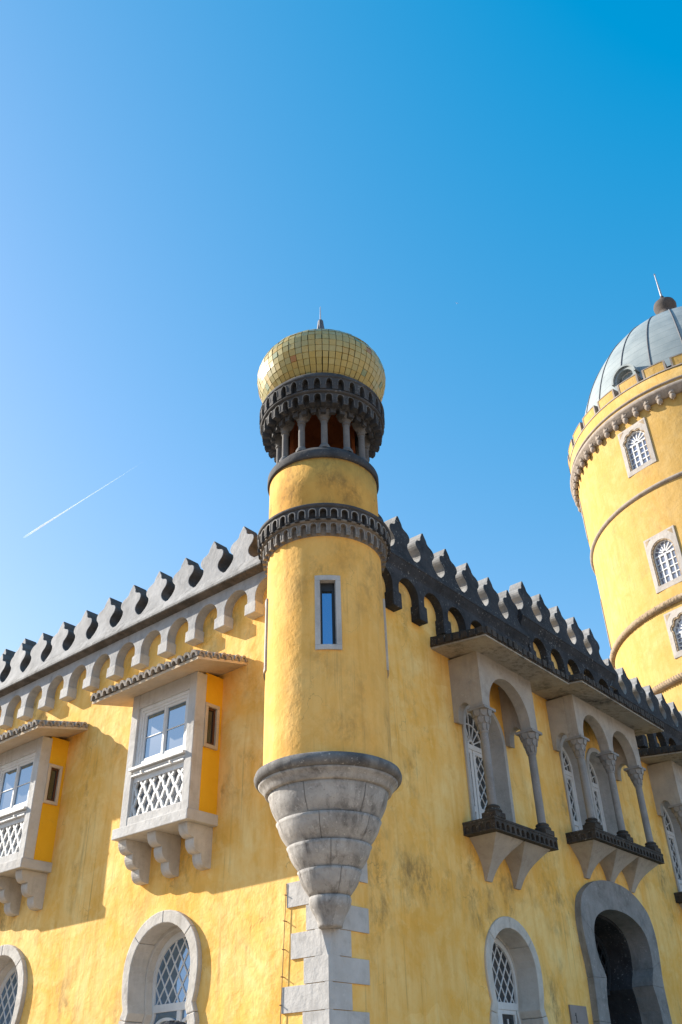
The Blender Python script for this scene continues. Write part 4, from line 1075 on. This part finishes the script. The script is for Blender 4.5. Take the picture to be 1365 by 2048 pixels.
# windows
def tower_window(az, z0, z1, lobed):
    """local frame: u tangential, o radial; built at angle 0 then turned"""
    hw = .86*(1 if z1-z0 > 2 else .84); H = z1-z0
    mp = lambda u, o, z: (RT_-.02+o-u*u/(2*RT_), u, z)
    hi = hw-.22; spring = z1-.36-hi
    out = [(-hw, z0), (hw, z0), (hw, z1), (-hw, z1)]
    def head(h, sp):
        if not lobed: return arch_open(0, h, sp, z0+.26)
        pts = [(-h, z0+.26)]; n = 5
        for i in range(n):
            t0, t1 = pi-pi*i/n, pi-pi*(i+1)/n; tm_ = (t0+t1)/2; cx, cz = h*.82*cos(tm_), sp+h*.82*sin(tm_); rl = h*.30
            pts += [(cx+rl*cos(tm_+s_), cz+rl*sin(tm_+s_)) for s_ in (1.15, .7, .25, -.25, -.7, -1.15)]
        return pts+[(h, z0+.26)]
    O_ = head(hi, spring)
    a = MB(); a.plate(mp, out, [O_], -.25, .075)
    fr = a.build('tower_window', 'tower_window_stone', tower, .02); fr.rotation_euler = (0, 0, az)
    a = MB()                                     # carved spandrel leaves
    for sg in (-1, 1):
        a.plate(mp, [(sg*(hw-.10), z1-.10), (sg*(hw-.36), z1-.10), (sg*(hw-.10), z1-.40)], [], .06, .078)
    # beaded edge moulding
    def resample(l, n):
        L_ = [0]
        for p, q in zip(l, l[1:]): L_.append(L_[-1]+math.dist(p, q))
        out = []
        for i in range(n+1):
            t = L_[-1]*i/n; j = 1
            while j < len(L_)-1 and L_[j] < t: j += 1
            f = (t-L_[j-1])/max(1e-9, L_[j]-L_[j-1]); out.append((l[j-1][0]+(l[j][0]-l[j-1][0])*f, l[j-1][1]+(l[j][1]-l[j-1][1])*f))
        return out
    rs = resample(O_, 120); cz_ = spring-.3
    inn = []
    for i, p in enumerate(rs):
        q_ = rs[min(120, i+1)]; r_ = rs[max(0, i-1)]; tx, tz = q_[0]-r_[0], q_[1]-r_[1]; ll = math.hypot(tx, tz) or 1
        d_ = .035+.028*abs(sin(pi*i/5)); inn.append((p[0]+tz/ll*d_, p[1]-tx/ll*d_))
    a.strip(mp, rs, inn, -.06, .05)
    a.build('carving', 'rope', fr)
    a = MB(); W1 = arch_open(0, hi+.01, spring, z0+.26); W2 = arch_open(0, hi-.075, spring-.0, z0+.31)
    a.strip(mp, W1, W2, -.20, -.06)
    a.box(mp, -hi, hi, -.22, -.09, z0+.26, z0+.33); a.box(mp, -hi+.05, hi-.05, -.2, -.09, spring-.09, spring-.01); a.box(mp, -.055, .055, -.2, -.09, z0+.3, spring-.05)
    for sg in (-1, 1):
        a.box(mp, sg*.31-.024, sg*.31+.024, -.18, -.11, z0+.3, spring-.05)
        for k_ in range(1, 4): zz = z0+.33+(spring-.09-z0-.33)*k_/4; a.box(mp, min(sg*.05, sg*(hi-.07)), max(sg*.05, sg*(hi-.07)), -.178, -.112, zz-.022, zz+.022)
    for i in range(1, 7):
        t_ = pi*i/7; a.flatbar(mp, (.10*cos(t_), spring+.0+.10*sin(t_)), ((hi-.06)*cos(t_), spring+(hi-.06)*sin(t_)), .05, -.18, -.115)
    a.build('sash', 'wood_white', fr)
    a = MB(); a.plate(mp, W1, [], -.16, -.155); a.build('pane', 'glass_tower', fr)
    return fr
for (za, zb, lob, a0_) in TWIN:
    f0 = tower_window(R(a0_), za, zb, lob)
    for i in (1, 2, 5):
        c = copy_tree(f0, tower, f0.location); c.rotation_euler = (0, 0, R(a0_)+i*R(-57.5))
# lead dome
RIB0 = 179.2
a = MB(); DZ, DR = zk(18.5), 4.4*K; HZ = 4.4*1.55*K
pr = [(DR*cos(t), DZ+HZ*sin(t)) for t in [pi/2*i/40 for i in range(7, 41)]]
a.lathe(RX, RY, pr, 128); dm = tt(a, 'lead_dome', 'lead', tower)
for i in range(24):
    an = R(RIB0)+i*2*pi/24
    a = MB(); pts = [Vector((RX+(r+.01)*cos(an), RY+(r+.01)*sin(an), z)) for r, z in pr[:-1]]
    for p_, q_ in zip(pts, pts[1:]): a.bar(p_, q_, .04, 6)
    tt(a, 'seam_rib', 'lead_cap', dm)
# dormer
da = R(167.5); zd = zk(20.35); rd = DR*sqrt(1-((zd-DZ)/HZ)**2)
P = lambda u, o, z: (RX+o*cos(da)-u*sin(da), RY+o*sin(da)+u*cos(da), z)
a = MB(); aw = .68; zs_ = zk(20.72)
O_ = [(-aw, zd-.6)]+arc(0, zs_, aw, aw, pi, 0, 16)+[(aw, zd-.6)]; I_ = [(-aw+.17, zd-.6)]+arc(0, zs_, aw-.17, aw-.17, pi, 0, 16)+[(aw-.17, zd-.6)]
a.strip(P, O_, I_, rd-2.2, rd+.12)
O2 = [(-aw-.1, zs_-.05)]+arc(0, zs_, aw+.08, aw+.08, pi, 0, 16)+[(aw+.1, zs_-.05)]; I2 = [(-aw+.02, zs_-.05)]+arc(0, zs_, aw-.03, aw-.03, pi, 0, 16)+[(aw-.02, zs_-.05)]
a.strip(P, O2, I2, rd-1.8, rd+.24)
tt(a, 'dormer', 'lead', tower)
a = MB(); W1 = I_; W2 = shrink(I_, 0, zs_, .88); a.strip(P, W1, W2, rd-.35, rd-.2); a.box(P, -.03, .03, rd-.33, rd-.22, zd-.6, zs_+.5); a.box(P, -.5, .5, rd-.33, rd-.22, zs_-.03, zs_+.03); tt(a, 'dormer_sash', 'wood_white', tower)
a = MB(); a.plate(P, I_, [], rd-.30, rd-.29); tt(a, 'dormer_pane', 'glass_tower', tower)
# dome finial
zb_ = zk(26.62)
a = MB(); a.lathe(RX, RY, [(.9, DZ+HZ-.1), (.62, DZ+HZ+.25), (.42, DZ+HZ+.7), (.42, zb_-.95), (.55, zb_-.85), (.55, zb_-.72), (.42, zb_-.62), (.5, zb_-.45), (.68, zb_-.15), (.70, zb_+.05), (.64, zb_+.26), (.42, zb_+.44), (.2, zb_+.55), (.12, zb_+.7), (.14, zb_+.85), (.07, zb_+1.0)], 32)
tt(a, 'dome_finial', stone('brown_grey_metal', (.085, .075, .072), (.12, .105, .10), (.045, .04, .038), .5), tower)
a = MB(); a.bar((RX, RY, zb_+.8), (RX, RY, zb_+3.05), .075, 8, .03); a.bar((RX, RY, zb_+3.0), (RX, RY, zb_+3.12), .06, 8, .02); tt(a, 'spike', 'rod', tower)

# ------------------------------------------------------------------ small things
sg = empty('information_sign', RW(6.215, 0, 2.2))
tag(sg, 'small grey plaque with black lettering on the yellow wall beside the horseshoe doorway', 'sign')
a = MB(); a.box(RW, -.285, .285, .0, .03, -.2, .71); a.build('panel', 'plaque', sg, .004)
a = MB()
a.box(RW, -.13, -.105, .03, .032, .46, .60); a.box(RW, -.15, -.085, .03, .032, .46, .475); a.plate(RW, [(-.105, .60), (-.15, .565), (-.15, .55), (-.105, .575)], [], .03, .0325)
rr = random.Random(4)
for row, (z, n) in enumerate(((.36, 7), (.27, 6))):
    for i in range(n):
        u = -.12+i*.034; h = .05 if rr.random() > .4 else .036; a.box(RW, u, u+.012, .03, .032, z, z+h); a.box(RW, u, u+.026, .03, .0315, z+(.0 if rr.random() > .5 else h-.01), z+(.0 if rr.random() > .5 else h-.01)+.01)
a.build('lettering', 'ink', sg)

cb_ = empty('wall_cable', LW(.72, 0, 2.0)); tag(cb_, 'thin rusty cable clipped vertically to the yellow wall beside the corner quoins', 'cable')
def cp(z): return (.69+.08*(4.05-z)/1.57)
a = MB(); 
zz = [4.07-.41*i for i in range(11)]
for z0, z1 in zip(zz, zz[1:]): a.bar(Vector(LW(cp(z0), .03, z0))-Vector(LW(.72, 0, 2.0)), Vector(LW(cp(z1), .03, z1))-Vector(LW(.72, 0, 2.0)), .006, 6)
a.build('cable_run', 'cable', cb_)
for z in (3.93, 3.62, 3.29, 2.98, 2.67, 2.36, 2.05):
    a = MB(); a.bar(Vector(LW(cp(z), -.01, z))-Vector(LW(.72, 0, 2.0)), Vector(LW(cp(z)+.0, .06, z))-Vector(LW(.72, 0, 2.0)), .007, 6); a.build('clip', 'cable', cb_)

# contrail and aircraft: far away and high
def dirto(px, py):
    x, y = (px-682.5)/1772.995, -(py-1024)/1772.995; d = _r2*x+_u2*y+_f; return d
def at_alt(px, py, h): d = dirto(px, py); return CAMPOS+d*((h-CAMPOS.z)/d.z)
A0, A1 = at_alt(45, 1077, 9500), at_alt(285, 925, 9500)
dv = (A1-A0); Ln = dv.length; dz = dv.normalized(); sx = dz.orthogonal().normalized(); sx = Vector((-dz.y, dz.x, 0)).normalized()
a = MB()
for off in (-1, 1):
    N = 40; rr = random.Random(off+3)
    ptsv = []; nc = 10
    for i in range(N+1):
        f = i/N; r = .6+13*min(1, f*6)**.7*(1-f)**1.1; sp = off*(15 if f > .01 else 10)*(1-.8*min(1, f*2.0))
        for j in range(nc): ptsv.append((sp+r*cos(2*pi*j/nc), r*sin(2*pi*j/nc), f*Ln))
    a.add(ptsv, [(i*nc+j, i*nc+(j+1) % nc, (i+1)*nc+(j+1) % nc, (i+1)*nc+j) for i in range(N) for j in range(nc)]+[tuple(range(nc)), tuple(range(N*nc, N*nc+nc))], True)
ct = a.build('contrail', 'trail'); yv = dz.cross(sx)
mw = Matrix((sx, yv, dz)).transposed().to_4x4(); mw.translation = A0; ct.matrix_world = mw
tag(ct, 'white vapour trail slanting across the blue sky left of the turret', 'contrail')
ap = empty('airliner', at_alt(914, 606, 9500)); tag(ap, 'tiny pale airliner high in the blue sky right of the gold dome', 'aircraft')
a = MB(); a.lathe(0, 0, [(0, -22), (1.2, -21), (2.6, -17), (2.9, -10), (2.9, 10), (2.2, 17), (.8, 22), (0, 23)], 14); a.build('fuselage', 'aircraft', ap)
a = MB()
for s_ in (-1, 1): a.hexa([(0, s_*2, -4), (0, s_*2, 5), (0, s_*20, 9), (0, s_*20, 7)], [(.8, s_*2, -4), (.8, s_*2, 5), (.4, s_*20, 9), (.4, s_*20, 7)])
a.build('wing', 'aircraft', ap)
a = MB(); a.hexa([(2, -.3, 15), (2, -.3, 20), (8, -.2, 22), (8, -.2, 19)], [(2, .3, 15), (2, .3, 20), (8, .2, 22), (8, .2, 19)])
for s_ in (-1, 1): a.hexa([(1, s_*1, 16), (1, s_*1, 20), (1.2, s_*7, 21), (1.2, s_*7, 19.5)], [(1.5, s_*1, 16), (1.5, s_*1, 20), (1.6, s_*7, 21), (1.6, s_*7, 19.5)])
a.build('tail', 'aircraft', ap)
ap.rotation_euler = (R(100), R(20), R(60))

# ------------------------------------------------------------------ person below the near oriel (only the top of the head shows)
def grow(name, V, E, Rr, mat, parent=None, sub=2):
    me = bpy.data.meshes.new(name); me.from_pydata(V, E, []); o = bpy.data.objects.new(name, me); COL.objects.link(o)
    o.modifiers.new('skin', 'SKIN')
    for i, r in enumerate(Rr):
        q_ = me.skin_vertices[0].data[i]; q_.radius = r if isinstance(r, tuple) else (r, r); q_.use_root = (i == 0)
    s_ = o.modifiers.new('smooth', 'SUBSURF'); s_.levels = sub; s_.render_levels = sub
    o.modifiers['skin'].use_smooth_shade = True
    me.materials.append(M[mat])
    if parent: o.parent = parent
    return o
def person():
    d = dirto(350, 2034); h = Vector((d.x, d.y, 0)).normalized(); base = CAMPOS+h*2.95; base.z = 0
    V = [(0, 0, .97), (0, 0, 1.12), (0, .01, 1.30), (0, 0, 1.47), (0, .01, 1.56), (0, .03, 1.66), (0, .035, 1.75),
         (.10, 0, .90), (.11, .01, .50), (.11, -.02, .10), (.115, .06, .04), (.12, .16, .03),
         (-.10, 0, .90), (-.11, .01, .50), (-.11, -.02, .10), (-.115, .06, .04), (-.12, .16, .03),
         (.19, 0, 1.46), (.25, -.02, 1.19), (.27, .05, .95), (.275, .08, .86),
         (-.19, 0, 1.46), (-.25, -.02, 1.19), (-.27, .05, .95), (-.275, .08, .86)]
    E = [(0, 1), (1, 2), (2, 3), (3, 4), (4, 5), (5, 6), (0, 7), (7, 8), (8, 9), (9, 10), (10, 11), (0, 12), (12, 13), (13, 14), (14, 15), (15, 16), (3, 17), (17, 18), (18, 19), (19, 20), (3, 21), (21, 22), (22, 23), (23, 24)]
    Rr = [(.16, .11), (.145, .10), (.165, .115), (.12, .09), .055, (.074, .092), (.07, .085), .085, .058, .042, .042, .03, .085, .058, .042, .042, .03, .06, .045, .032, (.042, .02), .06, .045, .032, (.042, .02)]
    nb = len(V)
    for s_ in (1, -1):
        wr = 20 if s_ > 0 else 24
        for dy, ln in ((.03, .078), (.012, .086), (-.006, .08), (-.024, .064)):
            b = len(V); p = Vector((s_*.278, .085+dy, .82)); V += [tuple(p), tuple(p+Vector((-s_*.006, .004, -ln*.5))), tuple(p+Vector((-s_*.024, .006, -ln)))]; E += [(wr, b), (b, b+1), (b+1, b+2)]; Rr += [.0105, .0095, .008]
        b = len(V); p = Vector((s_*.27, .12, .865)); V += [tuple(p), tuple(p+Vector((-s_*.012, .02, -.035))), tuple(p+Vector((-s_*.018, .022, -.06)))]; E += [(wr, b), (b, b+1), (b+1, b+2)]; Rr += [.012, .0105, .009]
    b = len(V); V += [(0, .145, 1.665)]; E += [(5, b)]; Rr += [.016]
    for s_ in (1, -1): b = len(V); V += [(s_*.09, .02, 1.67)]; E += [(5, b)]; Rr += [.018]
    body = grow('person', V, E, Rr, 'skin')
    body.location = base; body.rotation_euler = (0, 0, atan2(h.y, h.x)-pi/2)
    body.scale = (.988,)*3
    tag(body, 'person with short dark hair below the near oriel, only the top of the head showing', 'person')
    ids = [0, 1, 2, 3, 17, 18, 21, 22]; mp_ = {v: i for i, v in enumerate(ids)}
    grow('shirt', [V[i] for i in ids], [(mp_[a], mp_[b]) for a, b in E if a in mp_ and b in mp_], [tuple(x*1.12 for x in (Rr[i] if isinstance(Rr[i], tuple) else (Rr[i],)*2)) for i in ids], 'shirt', body)
    ids = [0, 7, 8, 9, 12, 13, 14]; mp_ = {v: i for i, v in enumerate(ids)}
    grow('trousers', [V[i] for i in ids], [(mp_[a], mp_[b]) for a, b in E if a in mp_ and b in mp_], [tuple(x*1.2 for x in (Rr[i] if isinstance(Rr[i], tuple) else (Rr[i],)*2)) for i in ids], 'trousers', body)
    for s_ in (1, -1):
        a = MB(); a.lathe(0, 0, [(0, .0), (.05, .0), (.056, .03), (.05, .07), (.04, .10)], 14); o = a.build('shoe', 'shoe', body); o.location = (s_*.117, .07, 0); o.scale = (.9, 2.3, 1)
        a = MB(); a.lathe(0, 0, [(.013*cos(t), .013*sin(t)) for t in [-pi/2+pi*i/8 for i in range(9)]], 12); o = a.build('eye', 'eye', body); o.location = (s_*.032, .108, 1.70)
    a = MB(); vs = []; n, m_ = 28, 14; rr = random.Random(2)
    for i in range(m_+1):
        for j in range(n):
            t = pi/2-(pi*.62)*i/m_; ph = 2*pi*j/n
            front = max(0, sin(ph))
            t2 = max(t, -.35+1.0*front)
            k_ = 1+.025*sin(9*ph+i)+rr.uniform(-.01, .01)
            vs.append((.098*k_*cos(t2)*cos(ph), .02+.115*k_*cos(t2)*sin(ph), 1.715+.125*k_*sin(t2)))
    a.add(vs, [(i*n+j, i*n+(j+1) % n, (i+1)*n+(j+1) % n, (i+1)*n+j) for i in range(m_) for j in range(n)], True)
    a.build('hair', 'hair', body)
person()
